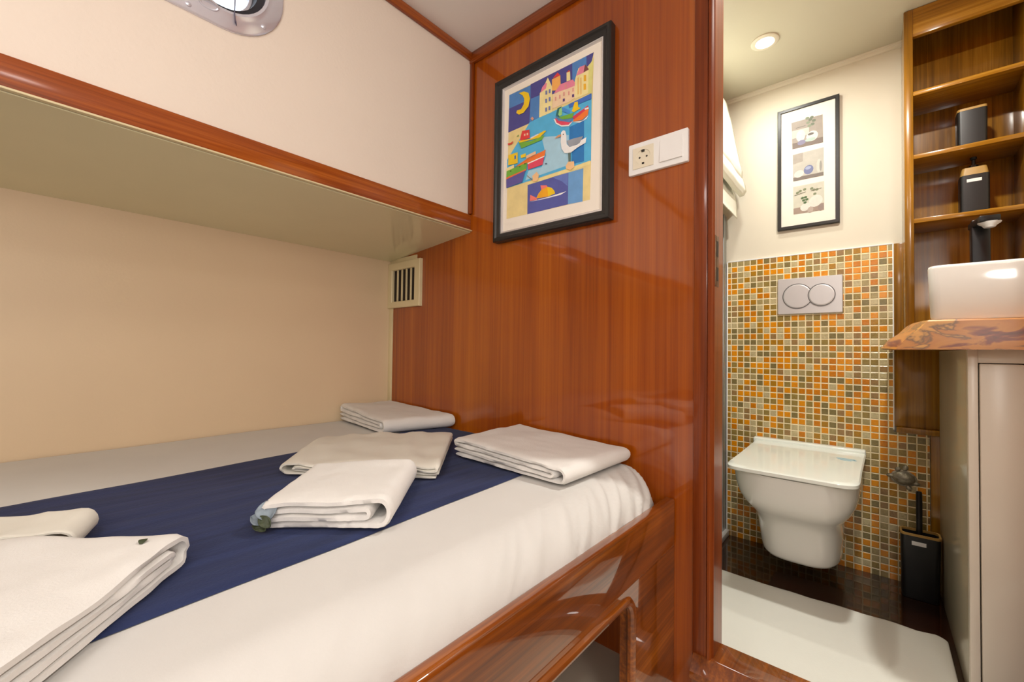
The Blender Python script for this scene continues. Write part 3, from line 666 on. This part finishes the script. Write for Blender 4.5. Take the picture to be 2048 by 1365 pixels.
((150, 155, 165),[(0.0809,-0.0189),(0.1056,-0.0196),(0.1364,-0.0231),(0.1244,-0.0401),(0.1059,-0.0408),(0.0895,-0.0396)]),
((205, 150, 110),[(0.036,0.0013),(0.0487,0.0079),(0.0606,0.0074),(0.0607,0.0007)]),
((90, 110, 105),[(0.0859,-0.0564),(0.0948,-0.0579),(0.0951,-0.085),(0.0875,-0.0829)]),
((30, 30, 40),[(0.0666,0.0065),(0.0697,0.0059),(0.0698,0.0022),(0.0666,0.0027)]),
((200, 60, 50),[(-0.1538,0.0455),(-0.1377,0.0436),(-0.1276,0.047),(-0.1319,0.0387),(-0.1472,0.0386)]),
((90, 140, 60),[(-0.1143,0.056),(-0.1051,0.0603),(-0.105,0.0542)]),
((60, 90, 120),[(0.0003,-0.065),(0.0064,-0.0644),(0.0114,-0.0681),(0.0065,-0.0685)]),
((205, 150, 130),[(-0.0565,0.0952),(-0.0496,0.0995),(-0.0425,0.0903),(-0.0494,0.0861)])]
POTTERY=[
((158, 146, 136),[(-0.0607,0.2125),(0.0554,0.2119),(0.0568,0.0858),(-0.0573,0.0889)]),
((120, 104, 96),[(-0.058,0.1156),(0.0562,0.1114),(0.0568,0.0858),(-0.0573,0.0889)]),
((196, 190, 182),[(-0.059,0.1731),(0.0058,0.1717),(0.0058,0.1397),(-0.0583,0.1362)]),
((214, 210, 202),[(-0.0083,0.1421),(-0.01,0.1306),(-0.0147,0.1212),(-0.0216,0.1159),(-0.0293,0.1158),(-0.0362,0.1207),(-0.0411,0.1299),(-0.0428,0.1415),(-0.041,0.1532),(-0.0362,0.1626),(-0.0292,0.1678),(-0.0216,0.1678),(-0.0147,0.1628),(-0.0099,0.1536)]),
((128, 122, 150),[(-0.0063,0.1109),(-0.0079,0.106),(-0.0123,0.102),(-0.0186,0.0996),(-0.0257,0.0994),(-0.0321,0.1014),(-0.0365,0.1052),(-0.0381,0.1101),(-0.0365,0.115),(-0.0321,0.1191),(-0.0257,0.1214),(-0.0186,0.1216),(-0.0122,0.1196),(-0.0079,0.1158)]),
((216, 212, 204),[(0.0389,0.1285),(0.0367,0.1185),(0.0307,0.1104),(0.0219,0.1057),(0.0122,0.1054),(0.0033,0.1096),(-0.0028,0.1175),(-0.005,0.1276),(-0.0028,0.1377),(0.0034,0.1459),(0.0122,0.1505),(0.022,0.1506),(0.0307,0.1463),(0.0367,0.1384)]),
((100, 90, 84),[(0.0239,0.1386),(0.0227,0.1361),(0.0195,0.1342),(0.0149,0.133),(0.0097,0.1329),(0.005,0.1339),(0.0017,0.1358),(0.0006,0.1382),(0.0017,0.1406),(0.005,0.1426),(0.0097,0.1438),(0.0149,0.1439),(0.0195,0.1429),(0.0227,0.141)]),
((170, 190, 180),[(0.0299,0.1147),(0.028,0.1112),(0.0227,0.1083),(0.0149,0.1065),(0.0063,0.1063),(-0.0015,0.1076),(-0.007,0.1102),(-0.0089,0.1137),(-0.007,0.1172),(-0.0015,0.1201),(0.0063,0.1219),(0.0149,0.1221),(0.0227,0.1207),(0.028,0.1181)]),
((104, 112, 92),[(0.0185,0.2039),(0.0162,0.1994),(0.0107,0.1976),(0.0052,0.1994),(0.0029,0.204),(0.0052,0.2085),(0.0107,0.2103),(0.0162,0.2084)]),
((128, 138, 112),[(0.0104,0.1928),(0.0081,0.1882),(0.0026,0.1864),(-0.003,0.1882),(-0.0052,0.1928),(-0.0029,0.1973),(0.0026,0.1992),(0.0081,0.1973)]),
((104, 112, 92),[(0.0265,0.1812),(0.0242,0.1767),(0.0188,0.1748),(0.0133,0.1767),(0.011,0.1812),(0.0133,0.1857),(0.0188,0.1876),(0.0242,0.1857)]),
((128, 138, 112),[(0.0152,0.1771),(0.0129,0.1726),(0.0074,0.1707),(0.0019,0.1725),(-0.0004,0.1771),(0.0019,0.1816),(0.0075,0.1835),(0.013,0.1816)]),
((104, 112, 92),[(0.0313,0.1954),(0.0291,0.191),(0.0236,0.1891),(0.0182,0.191),(0.0159,0.1955),(0.0182,0.2),(0.0236,0.2018),(0.0291,0.1999)]),
((128, 138, 112),[(0.0072,0.2139),(0.0049,0.2094),(-0.0007,0.2075),(-0.0062,0.2094),(-0.0085,0.214),(-0.0062,0.2185),(-0.0006,0.2204),(0.0049,0.2184)]),
((104, 112, 92),[(0.0233,0.2121),(0.0211,0.2077),(0.0156,0.2058),(0.0101,0.2077),(0.0078,0.2123),(0.0101,0.2168),(0.0156,0.2186),(0.0211,0.2167)]),
((120, 112, 104),[(-0.0438,0.1835),(-0.0072,0.1841),(-0.0072,0.1817),(-0.0438,0.1803)]),
((190, 184, 174),[(-0.0556,0.0619),(0.0583,0.0637),(0.0581,-0.0614),(-0.054,-0.0605)]),
((168, 158, 148),[(-0.0556,0.0619),(-0.0172,0.0627),(-0.0172,0.0225),(-0.0546,0.0169)]),
((122, 110, 102),[(-0.054,-0.0442),(0.0581,-0.0458),(0.0581,-0.0614),(-0.054,-0.0605)]),
((222, 214, 206),[(-0.0137,-0.0303),(-0.0155,-0.0374),(-0.0206,-0.0434),(-0.0281,-0.0471),(-0.0364,-0.0478),(-0.0439,-0.0452),(-0.0491,-0.04),(-0.051,-0.0331),(-0.0491,-0.0259),(-0.0439,-0.0199),(-0.0363,-0.0163),(-0.028,-0.0157),(-0.0206,-0.0183),(-0.0155,-0.0235)]),
((112, 118, 160),[(0.0217,-0.0201),(0.02,-0.0291),(0.0151,-0.0367),(0.0079,-0.0412),(-0,-0.0419),(-0.0072,-0.0384),(-0.0122,-0.0316),(-0.014,-0.0227),(-0.0122,-0.0135),(-0.0072,-0.0059),(0,-0.0014),(0.008,-0.0009),(0.0151,-0.0044),(0.02,-0.0113)]),
((160, 168, 200),[(0.0134,-0.0122),(0.0123,-0.0153),(0.0092,-0.0181),(0.0048,-0.0198),(-0.0001,-0.0201),(-0.0046,-0.019),(-0.0076,-0.0168),(-0.0087,-0.0137),(-0.0076,-0.0105),(-0.0045,-0.0078),(-0.0001,-0.0061),(0.0048,-0.0058),(0.0092,-0.0069),(0.0123,-0.0091)]),
((206, 200, 190),[(0.0503,-0.0132),(0.0494,-0.0265),(0.047,-0.0374),(0.0434,-0.0435),(0.0395,-0.0439),(0.0359,-0.0382),(0.0335,-0.0277),(0.0326,-0.0144),(0.0335,-0.001),(0.036,0.0098),(0.0396,0.016),(0.0435,0.0162),(0.047,0.0105),(0.0495,0)]),
((150, 146, 140),[(0.0522,-0.0152),(0.0518,-0.0255),(0.0505,-0.0337),(0.0488,-0.0384),(0.0468,-0.0386),(0.045,-0.0342),(0.0438,-0.0261),(0.0434,-0.0159),(0.0438,-0.0056),(0.0451,0.0027),(0.0469,0.0073),(0.0488,0.0075),(0.0506,0.003),(0.0518,-0.0051)]),
((205, 200, 184),[(-0.054,-0.0869),(0.0596,-0.0872),(0.0594,-0.2138),(-0.0524,-0.2128)]),
((160, 138, 124),[(-0.0531,-0.1863),(0.0594,-0.1827),(0.0594,-0.2138),(-0.0524,-0.2128)]),
((222, 220, 210),[(0.0548,-0.1651),(0.0523,-0.1766),(0.0453,-0.1865),(0.0351,-0.1928),(0.0238,-0.1943),(0.0135,-0.1906),(0.0064,-0.1825),(0.0038,-0.1714),(0.0064,-0.1597),(0.0136,-0.1498),(0.0239,-0.1436),(0.0352,-0.1422),(0.0454,-0.1461),(0.0523,-0.1542)]),
((226, 222, 212),[(0.0119,-0.1854),(0.0099,-0.1932),(0.0046,-0.2),(-0.0033,-0.2044),(-0.012,-0.2056),(-0.0199,-0.2032),(-0.0254,-0.1978),(-0.0273,-0.1904),(-0.0254,-0.1825),(-0.0199,-0.1757),(-0.012,-0.1713),(-0.0032,-0.1703),(0.0046,-0.1727),(0.01,-0.1781)]),
((150, 130, 122),[(0.0591,-0.1984),(0.058,-0.2053),(0.0551,-0.2111),(0.0508,-0.2147),(0.046,-0.2154),(0.0418,-0.2129),(0.0388,-0.2079),(0.0377,-0.2013),(0.0388,-0.1943),(0.0418,-0.1885),(0.0461,-0.1849),(0.0509,-0.1842),(0.0551,-0.1867),(0.0581,-0.1917)]),
((186, 168, 156),[(0.0212,-0.2021),(0.0201,-0.2081),(0.017,-0.2131),(0.0127,-0.2163),(0.0078,-0.217),(0.0034,-0.215),(0.0003,-0.2108),(-0.0008,-0.2051),(0.0003,-0.199),(0.0034,-0.1939),(0.0078,-0.1908),(0.0127,-0.1901),(0.0171,-0.1921),(0.0201,-0.1964)]),
((70, 98, 52),[(-0.0125,-0.1447),(-0.0144,-0.1489),(-0.0191,-0.151),(-0.0237,-0.1499),(-0.0257,-0.1462),(-0.0237,-0.142),(-0.019,-0.1398),(-0.0144,-0.141)]),
((70, 98, 52),[(-0.001,-0.1433),(-0.003,-0.1475),(-0.0076,-0.1496),(-0.0122,-0.1485),(-0.0141,-0.1448),(-0.0122,-0.1406),(-0.0076,-0.1385),(-0.0029,-0.1396)]),
((70, 98, 52),[(-0.0076,-0.1558),(-0.0095,-0.1599),(-0.0141,-0.1621),(-0.0188,-0.1611),(-0.0207,-0.1573),(-0.0188,-0.1531),(-0.0141,-0.151),(-0.0095,-0.1521)]),
((70, 98, 52),[(0.0038,-0.1543),(0.0019,-0.1585),(-0.0027,-0.1607),(-0.0073,-0.1596),(-0.0092,-0.1559),(-0.0073,-0.1517),(-0.0027,-0.1495),(0.0019,-0.1506)]),
((70, 98, 52),[(-0.0027,-0.1668),(-0.0046,-0.171),(-0.0092,-0.1732),(-0.0139,-0.1721),(-0.0158,-0.1684),(-0.0139,-0.1642),(-0.0092,-0.162),(-0.0046,-0.1631)]),
((120, 128, 96),[(0.0296,-0.1168),(0.0277,-0.1209),(0.0232,-0.123),(0.0187,-0.1219),(0.0168,-0.1182),(0.0187,-0.1141),(0.0232,-0.112),(0.0277,-0.1131)]),
((120, 128, 96),[(0.0407,-0.1175),(0.0388,-0.1216),(0.0344,-0.1237),(0.0299,-0.1226),(0.028,-0.1189),(0.0299,-0.1148),(0.0344,-0.1127),(0.0389,-0.1138)]),
((120, 128, 96),[(0.0327,-0.1353),(0.0309,-0.1394),(0.0264,-0.1415),(0.0218,-0.1404),(0.02,-0.1367),(0.0219,-0.1326),(0.0264,-0.1305),(0.0309,-0.1316)]),
((120, 128, 96),[(0.0216,-0.109),(0.0197,-0.1131),(0.0152,-0.1152),(0.0106,-0.114),(0.0087,-0.1103),(0.0106,-0.1062),(0.0152,-0.1041),(0.0197,-0.1052)]),
((120, 128, 96),[(-0.0207,-0.1108),(-0.0226,-0.1149),(-0.0273,-0.1171),(-0.032,-0.1159),(-0.0339,-0.1121),(-0.032,-0.1079),(-0.0273,-0.1058),(-0.0226,-0.107)]),
((120, 128, 96),[(-0.0306,-0.1164),(-0.0326,-0.1206),(-0.0373,-0.1228),(-0.042,-0.1216),(-0.044,-0.1178),(-0.042,-0.1136),(-0.0373,-0.1115),(-0.0325,-0.1127)]),
((120, 128, 96),[(-0.0043,-0.1067),(-0.0062,-0.1108),(-0.0108,-0.113),(-0.0154,-0.1118),(-0.0174,-0.108),(-0.0154,-0.1039),(-0.0108,-0.1018),(-0.0062,-0.1029)]),
((110, 100, 80),[(-0.049,-0.1265),(-0.0075,-0.1181),(-0.0069,-0.1207),(-0.049,-0.1294)]),
((110, 100, 80),[(0.012,-0.1188),(0.0502,-0.1142),(0.0502,-0.1165),(0.0119,-0.1215)])]

artwork('print', SEASIDE, -.768, .637, WY - .0127, .00004, pic)

# socket and switch plate
sk = thing('socket_plate', (-.42, WY, .465), 'white double wall plate with a socket and a light switch', 'socket')
sx, sz = -.4185, .5045
def sr(x, h, r=.003): return rrect(x, sz, h, h, r, 4)
ox = rrect(sx, sz, .0765, .041, .003, 4)
mb = MB().rings2([(ox, 0.0), (ox, .0085), (rrect(sx, sz, .0755, .04, .003, 4), .0095)], px)
mb.rings2([(rrect(sx, sz, .0755, .04, .003, 4), .0095), (rrect(sx, sz, .0645, .029, .002, 4), .0098)], px, cap_last=True)
mb.build('plate', M['white_plastic'], sk)
c1 = circ(sx - .036, sz, .0195, 36)
mb = MB().rings2([(cast_rect(c1, (sx - .036, sz), sx - .0635, sx - .0085, sz - .0275, sz + .0275), .0098), (cast_rect(c1, (sx - .036, sz), sx - .0635, sx - .0085, sz - .0275, sz + .0275), .012), (c1, .0122), (circ(sx - .036, sz, .0188, 36), .0105)], px, cap_last=True)
so = mb.build('socket_insert', M['cream_plastic'], sk, label='cream round socket')
for dx in (-.0095, .0095): MB().lathe((sx - .036 + dx, WY - .0104, sz), (0, -1, 0), [(.0025, 0), (.0025, .0006), (0, .0006)], 12).build('pin_hole', M['hole'], so)
MB().box(sx - .040, sx - .032, WY - .0135, WY - .0104, sz + .013, sz + .0185, .0005).build('earth_clip', M['hole'], so)
MB().box(sx - .039, sx - .033, WY - .0125, WY - .0104, sz - .0185, sz - .014, .0005).build('earth_clip', M['hole'], so)
MB().add([(a, WY - d, b) for a, b, d in [(sx + .0085, sz - .0275, .0098), (sx + .0635, sz - .0275, .0098), (sx + .0635, sz + .0275, .0098), (sx + .0085, sz + .0275, .0098), (sx + .0085, sz - .0275, .0145), (sx + .0635, sz - .0275, .0145), (sx + .0635, sz + .0275, .0112), (sx + .0085, sz + .0275, .0112)]],
   [(4, 5, 6, 7), (0, 1, 5, 4), (1, 2, 6, 5), (2, 3, 7, 6), (3, 0, 4, 7)]).build('rocker', M['white_plastic'], sk, smooth=0)

# ventilation grille
vg = thing('vent_grille', (-1.497, WY, .172), 'cream louvred vent grille in the corner under the side deck', 'vent')
vo = rect(-1.4975, .2685, .1125, .0965); vi = rect(-1.5, .266, .078, .067)
MB().rings2([(vo, 0), (vo, .013), (rect(-1.4975, .2685, .110, .094), .015), (rect(-1.5, .266, .081, .070), .015), (vi, .012), (vi, 0)], px, close=True).build('frame', M['cream_gloss'], vg)
MB().prism(rect(-1.5, .266, .079, .068), px, .0005, .002).build('backing', M['dark'], vg)
for k in range(4):
    x = -1.578 + .156 * (k + 1) / 5
    MB().box(x - .0035, x + .0035, WY - .009, WY - .003, .199, .333, .001).build('slat', M['cream_gloss'], vg)

# round ceiling downlight with ring and glowing lens
def downlight(x, y, z, label, r=.05, group=None):
    t = thing('downlight', (x, y, z), label, 'ceiling light', group)
    MB().lathe((x, y, z), (0, 0, -1), [(r, 0), (r, .004), (r * .9, .007), (r * .68, .007), (r * .62, .001), (r * .62, 0)], 32).build('trim_ring', M['bath_wall'], t)
    MB().lathe((x, y, z), (0, 0, -1), [(r * .62, 0), (r * .62, .003), (0, .0035)], 32).build('lens', M['lamp_glow'], t)
    return t

# ================================================================ BATHROOM
downlight(-.337, 1.946, BZ, 'small round glowing downlight in the bathroom ceiling', .05)

# wall-hung toilet
to = thing('toilet', (-.23, 2.0, -.80), 'white wall-hung toilet with closed flat lid', 'toilet')
def ts(cx, hw, yf, yb, z, p=3.6, n=40, back=None):
    """front-rounded outline: superellipse in front, straight sides to the wall"""
    o = []; ym = yf + min(.22, (yb - yf) * .5)
    for k in range(n + 1):
        a = PI + PI * k / n; c, s = math.cos(a), math.sin(a)
        o.append((cx + hw * math.copysign(abs(c) ** (2 / p), c), ym + (ym - yf) * math.copysign(abs(s) ** (2 / p), s), z))
    o += [(cx + (back or hw), yb, z), (cx - (back or hw), yb, z)]
    return o
W = BY - .0125
secs = [(-.428, .189, 1.695), (-.445, .190, 1.70), (-.48, .188, 1.708), (-.52, .181, 1.725), (-.555, .168, 1.75), (-.585, .153, 1.785), (-.61, .144, 1.815), (-.65, .139, 1.845), (-.70, .136, 1.87), (-.75, .133, 1.893), (-.775, .130, 1.905), (-.787, .124, 1.915), (-.790, .11, 1.935)]
mb = MB().loft([ts(-.229, hw_, yf, W, z, 3.4 if z > -.6 else 3.0) for z, hw_, yf in secs]); mb.build('bowl', M['porcelain'], to, smooth=50)
mb = MB().loft([ts(-.229, .186, 1.70, W - .03, -.427, 6), ts(-.229, .189, 1.692, W - .03, -.424, 6), ts(-.229, .189, 1.692, W - .03, -.4245, 6)]); mb.build('seat', M['lid'], to)
def lidsec(d, z, s=0): 
    o = ts(-.229, .192 - d, 1.680 + d, W - .012 - d, z, 9, back=.199 - d)
    return o
mb = MB().loft([lidsec(.004, -.423), lidsec(0, -.420), lidsec(0, -.410), lidsec(.004, -.406), lidsec(.02, -.405)])
mb.build('lid', M['lid'], to, smooth=40)
MB().box(-.231 - .204, -.231 + .200, W - .045, W - .001, -.425, -.392, .006, 3).build('hinge_bar', M['lid'], to)
mb = MB()
for k, (a, b) in enumerate(((-.115, -.060), (-.118, -.062), (-.112, -.066), (-.104, -.070))):
    y = 2.09 - .012 * k; mb.box(a, b, y, y + .004, -.4052, -.4045)
mb.box(-.066, -.056, 2.07, 2.083, -.4052, -.4045); mb.build('sticker', M['sticker'], to, label='pale blue printed sticker')

# flush plate
fp = thing('flush_plate', (-.2235, W, .178), 'satin chrome dual flush plate with two round buttons', 'flush plate')
fx = on_xz(W)
o1 = rrect(-.2235, .2595, .119, .0815, .004, 4)
MB().rings2([(o1, 0), (o1, .008), (rrect(-.2235, .2595, .1165, .079, .003, 4), .011)], fx, cap_last=True).build('plate', M['satin'], fp, smooth=8)
for i, (x, r) in enumerate(((-.266, .0555), (-.178, .048))):
    d0 = .0105 + .0015 * i
    bt = MB().rings2([(circ(x, .258, r - .002, 48), d0 - .0005), (circ(x, .258, r - .002, 48), d0 + .002), (circ(x, .258, r - .006, 48), d0 + .003)], fx, cap_last=True).build('button', M['satin'], fp, smooth=8)
    MB().rings2([(circ(x, .258, r + .0015, 48), d0), (circ(x, .258, r + .0015, 48), d0 + .0017), (circ(x, .258, r - .002, 48), d0 + .0017), (circ(x, .258, r - .002, 48), d0)], fx, close=True).build('ring', M['groove'], bt)

# framed triptych
tr = thing('framed_print', (-.229, BY, .57), 'narrow black framed triptych of pottery prints on the bathroom wall', 'picture')
bx = on_xz(BY)
def tq(d): return rect(-.229, .849, .1145 - d, .280 - d)
MB().rings2([(tq(0), 0), (tq(0), .016), (tq(.002), .018), (tq(.013), .018), (tq(.0145), .016), (tq(.0145), 0)], bx, close=True).build('frame', M['black_frame'], tr)
MB().prism(tq(.0143), bx, .002, .0125).build('mount', M['mat_white'], tr)
artwork('print', POTTERY, -.2285, .848, BY - .0127, .00004, tr)

# rolled blind on the left wall
bl = thing('window_blind', (-.53, 1.7, .6), 'white fabric blind gathered up at the left bathroom wall', 'blind')
def ext(prof, y0, y1, ny, name, mat, amp, th, seed):
    n = len(prof)
    def f(u, v):
        t = u * (n - 1); i = min(n - 2, int(t)); a = t - i
        x = prof[i][0] * (1 - a) + prof[i + 1][0] * a; z = prof[i][1] * (1 - a) + prof[i + 1][1] * a
        y = y0 + (y1 - y0) * v
        return (x + amp * noise.noise((y * 7, z * 12, seed)), y + .003 * noise.noise((z * 20, seed, 0)), z + amp * .6 * noise.noise((y * 5, x * 9, seed + 4)))
    o = MB().grid(f, (n - 1) * 4, ny).build(name, mat, bl, smooth=180)
    m = o.modifiers.new('thick', 'SOLIDIFY'); m.thickness = th; return o
ext([(-.570, 1.262), (-.540, 1.20), (-.520, 1.11), (-.503, 1.02), (-.488, .94), (-.476, .885), (-.467, .848), (-.469, .820), (-.481, .803), (-.500, .803), (-.513, .82), (-.508, .838), (-.496, .842)], 1.3, 2.19, 26, 'upper_fold', M['blind'], .004, .004, 1)
ext([(-.550, 1.10), (-.515, .95), (-.486, .87), (-.466, .80), (-.462, .765), (-.472, .748), (-.49, .745)], 1.3, 2.225, 26, 'middle_fold', M['blind'], .004, .004, 2)
ext([(-.525, .82), (-.508, .75), (-.500, .70), (-.495, .66), (-.493, .640)], 1.3, 2.21, 30, 'hem_flap', M['blind'], .005, .003, 3)

# shower screen
sh = thing('shower_screen', (-.565, 2.25, BF), 'grey aluminium framed shower screen left of the toilet', 'shower screen')
MB().box(-.590, -.562, 2.235, 2.286, BF + .002, .68, .002).box(-.596, -.59, 2.2, 2.286, BF + .002, .68, .002).build('profile', M['alu'], sh)
MB().box(-.584, -.576, 1.3, 2.236, BF + .03, .66).build('glass', M['frost'], sh)
MB().box(-.598, -.545, 1.3, 2.286, BF, BF + .028, .004).build('base_rail', M['white_plastic'], sh)

# open shelf unit in the niche
su = thing('shelf_unit', (.24, 2.2, .09), 'tall open wooden shelf unit above the washbasin', 'shelf unit')
Y0 = 2.10
MB().box(.083, .108, Y0, BY - .001, .091, BZ - .002, .003).build('side_panel', M['teak_z'], su)
MB().box(.376, .40, Y0, BY - .001, .091, BZ - .002, .003).build('side_panel', M['teak_z'], su)
MB().box(.107, .377, BY - .014, BY - .001, .091, BZ - .004).build('back_panel', M['teak_z'], su)
MB().box(.107, .377, Y0 + .002, Y0 + .022, 1.165, BZ - .002, .002).build('header', M['teak'], su)
for z in (.945, .712, .478): MB().box(.107, .377, Y0 + .001, BY - .013, z, z + .016, .002).build('shelf', M['teak'], su)

ub = thing('tumbler', (.26, 2.185, .728), 'black square tumbler with bamboo rim on the middle shelf', 'tumbler')
MB().loft([[(a, b, z) for a, b in rrect(.2605, 2.185, .036 - i, .030 - i, .010, 5)] for z, i in ((.7285, .002), (.731, 0), (.865, -.001), (.866, .0))]).build('body', M['black_soft'], ub)
cc = lambda i, z: [(a, b, z) for a, b in rrect(.2605, 2.185, .0365 - i, .0305 - i, .010, 5)]
MB().loft([cc(0, .866), cc(0, .874), cc(.005, .874), cc(.005, .866)], cap0=False, cap1=False).loft([cc(.005, .867), cc(.005, .8665)]).build('rim', M['bamboo'], ub, label='bamboo rim')
lb = thing('soap_dispenser', (.265, 2.185, .494), 'black square soap dispenser with wooden top on the bottom shelf', 'soap dispenser')
dd = lambda i, z: [(a, b, z) for a, b in rrect(.2655, 2.185, .036 - i, .030 - i, .010, 5)]
MB().loft([dd(.002, .4945), dd(0, .497), dd(0, .634), dd(.001, .635)]).build('body', M['black_soft'], lb)
MB().loft([dd(.002, .635), dd(.004, .652), dd(.006, .662), dd(.012, .663)]).build('wooden_top', M['bamboo'], lb)
MB().lathe((.2655, 2.185, .663), (0, 0, 1), [(.012, 0), (.012, .01), (.005, .012), (.005, .03), (.009, .032), (.009, .040), (0, .041)], 16).build('pump', M['black_metal'], lb)
MB().box(.2455, .2815, 2.1542, 2.1549, .609, .620).build('label', M['label'], lb, label='white paper label')

# live-edge counter, basin, tap
top = [(.655, 1.50), (.10, 1.503), (.088, 1.56), (.076, 1.66), (.072, 1.80), (.074, 2.0), (.078, 2.2), (.080, 2.275), (.655, 2.275)]
bot = [(.655, 1.494), (.040, 1.497), (.016, 1.545), (.010, 1.62), (.012, 1.72), (.018, 1.9), (.030, 2.1), (.040, 2.275), (.655, 2.275)]
def ring(t, z, j): return [((bx_ * (1 - t) + tx_ * t) + (j * noise.noise((by_ * 30, z * 60, 1)) if 0 < i < 8 else 0), by_ * (1 - t) + ty_ * t, z + (.006 * noise.noise((bx_ * 9, by_ * 9, 3)) if t == 0 else 0)) for i, ((bx_, by_), (tx_, ty_)) in enumerate(zip(bot, top))]
ct = MB().loft([ring(0, .018, .004), ring(.12, .026, .008), ring(.4, .045, .010), ring(.75, .066, .008), ring(1, .086, .003), [(x + (.004 if i in range(1, 8) else 0), y + .003, .090) for i, (x, y) in enumerate(top)]]).build('countertop', M['slab'], smooth=30)
tag(ct, 'thick live-edge wooden countertop under the white basin', 'countertop')
bs = thing('washbasin', (.29, 1.72, .091), 'white rectangular ceramic vessel basin on the wooden countertop', 'washbasin')
def br(i, z, r=.022): return [(.291 + (a - .299) * (1 - .40 * (b - 1.535)), b, z) for a, b in rrect(.299, 1.72, .188 - i, .185 - i, r, 6)]
MB().loft([br(.012, .0915), br(.007, .093), br(.005, .10), br(.0005, .224), br(.0015, .230), br(.005, .2325), br(.011, .2325), br(.014, .229), br(.03, .14, .05), br(.07, .112, .06), br(.15, .108, .03)]).build('bowl', M['porcelain'], bs, smooth=50)
fa = thing('basin_tap', (.26, 2.0, .09), 'tall square black basin tap behind the white basin', 'tap')
MB().box(.236, .277, 1.985, 2.03, .0905, .436, .003).build('column', M['black_metal'], fa)
MB().box(.234, .279, 1.915, 2.03, .412, .431, .003, rot=((.256, 2.01, .43), R(6))).build('spout', M['black_metal'], fa)
MB().lathe((.268, 1.94, .413), (0, 0, -1), [(.026, 0), (.024, .004), (.016, .010), (.012, .016), (0, .016)], 24).build('aerator', M['satin'], fa)

# vanity cabinet
va = thing('vanity_cabinet', (.4, 1.9, BF), 'cream white cabinet under the wooden countertop', 'cabinet')
MB().box(.182, .198, 1.60, 2.262, BF + .001, .017, .002).build('side_panel', M['vanity_side'], va, label='grey glossy side panel')
MB().box(.178, .196, 1.575, 1.60, BF + .001, .017, .002).box(.196, .66, 1.582, 1.60, -.018, .017, .001).box(.196, .66, 1.582, 1.60, BF + .001, BF + .06, .001).box(.62, .66, 1.582, 1.6, BF + .001, .017, .001).build('front_frame', M['vanity'], va)
MB().box(.1985, .272, 1.574, 1.594, BF + .063, -.020, .003).build('door', M['vanity'], va, label='narrow left door')
MB().box(.2745, .618, 1.574, 1.594, BF + .063, -.020, .003).build('door', M['vanity'], va)
MB().box(.644, .66, 1.6, 2.262, BF + .001, .017).box(.198, .645, 2.25, 2.262, BF + .001, .017).build('carcass', M['vanity'], va)

# toilet brush
tb = thing('toilet_brush', (.122, 2.17, BF), 'black square toilet brush holder with brush on the dark floor', 'toilet brush')
hx = lambda i, z, r=.014: [(a, b, z) for a, b in rrect(.1225 - (.002 if z < -.8 else 0), 2.185, .054 - i, .036 - i, r, 5)]
MB().loft([hx(.006, BF + .001), hx(.004, BF + .005), hx(0, -.67), hx(0, -.66), hx(.004, -.66), hx(.006, -.75)]).build('holder', M['black_soft'], tb)
MB().loft([hx(-.001, -.664), hx(-.001, -.656), hx(.0045, -.656), hx(.0045, -.664)], cap0=False, cap1=False).build('rim', M['bamboo'], tb, label='bamboo coloured rim')
MB().lathe((.121, 2.19, -.74), (0, 0, 1), [(.009, 0), (.009, .225), (.0075, .232), (0, .234)], 20).build('handle', M['black_metal'], tb)
MB().box(.0985, .137, 2.1478, 2.1487, -.696, -.682).build('label', M['label'], tb, label='white paper label')

# turtle ornament
tu = thing('turtle_ornament', (.082, W, -.53), 'pewter turtle ornament on the mosaic right of the toilet', 'ornament')
def blob(cx, cz, a, b, h, n=28, m=8, rot=0.0, y=W):
    rings = []
    for k in range(m + 1):
        t = k / m * PI / 2; rad = math.cos(t); d = h * math.sin(t)
        rings.append([(cx + (a * rad * math.cos(q) * math.cos(rot) - b * rad * math.sin(q) * math.sin(rot)), y - d, cz + (a * rad * math.cos(q) * math.sin(rot) + b * rad * math.sin(q) * math.cos(rot))) for q in (2 * PI * i / n for i in range(n))])
    return rings
MB().loft(blob(.083, -.488, .040, .031, .004, m=3, rot=-.2)).loft([[Vector(p) + Vector((0, -.002, 0)) for p in r] for r in blob(.083, -.487, .034, .026, .020, rot=-.2)]).build('shell', M['pewter'], tu, smooth=60)
MB().loft(blob(.045, -.483, .014, .0075, .010, rot=.1)).build('head', M['pewter'], tu)
for (x, z, a, b, r) in ((.066, -.455, .010, .008, .8), (.088, -.448, .012, .009, 1.2), (.118, -.503, .012, .008, -.2), (.098, -.523, .012, .009, -1.0)):
    MB().loft(blob(x, z, a, b, .007, rot=r)).build('flipper', M['pewter'], tu)

# bath mat
def mat_edge(x): return 1.895 + .010 * math.sin(x * 7 + 1) + .035 * (x + .15) * 0
outl = [(-.54, 1.12), (.168, 1.12)] + [(.168 - .03 + .03 * math.cos(a), 1.885 + .03 * math.sin(a)) for a in (R(10 * k) for k in range(1, 9))] + [(x, mat_edge(x) + .006 * noise.noise((x * 14, 0, 0))) for x in [.10 - .64 * k / 24 for k in range(25)]]
bmh = MB(); c0 = Vector((-.18, 1.5))
def ml(s, z): return [(c0.x + (x - c0.x) * s, c0.y + (y - c0.y) * s, z) for x, y in outl]
bmh.loft([ml(.996, BF + .0008), ml(1, BF + .003), ml(1, BF + .007), ml(.992, BF + .0095), ml(.97, BF + .010)])
tag(bmh.build('bath_mat', M['bath_mat'], smooth=50), 'white bath mat covering the dark floor by the doorway', 'bath mat')

# remove the stored build origins
for o in list(C.objects):
    if '_o' in o: del o['_o']
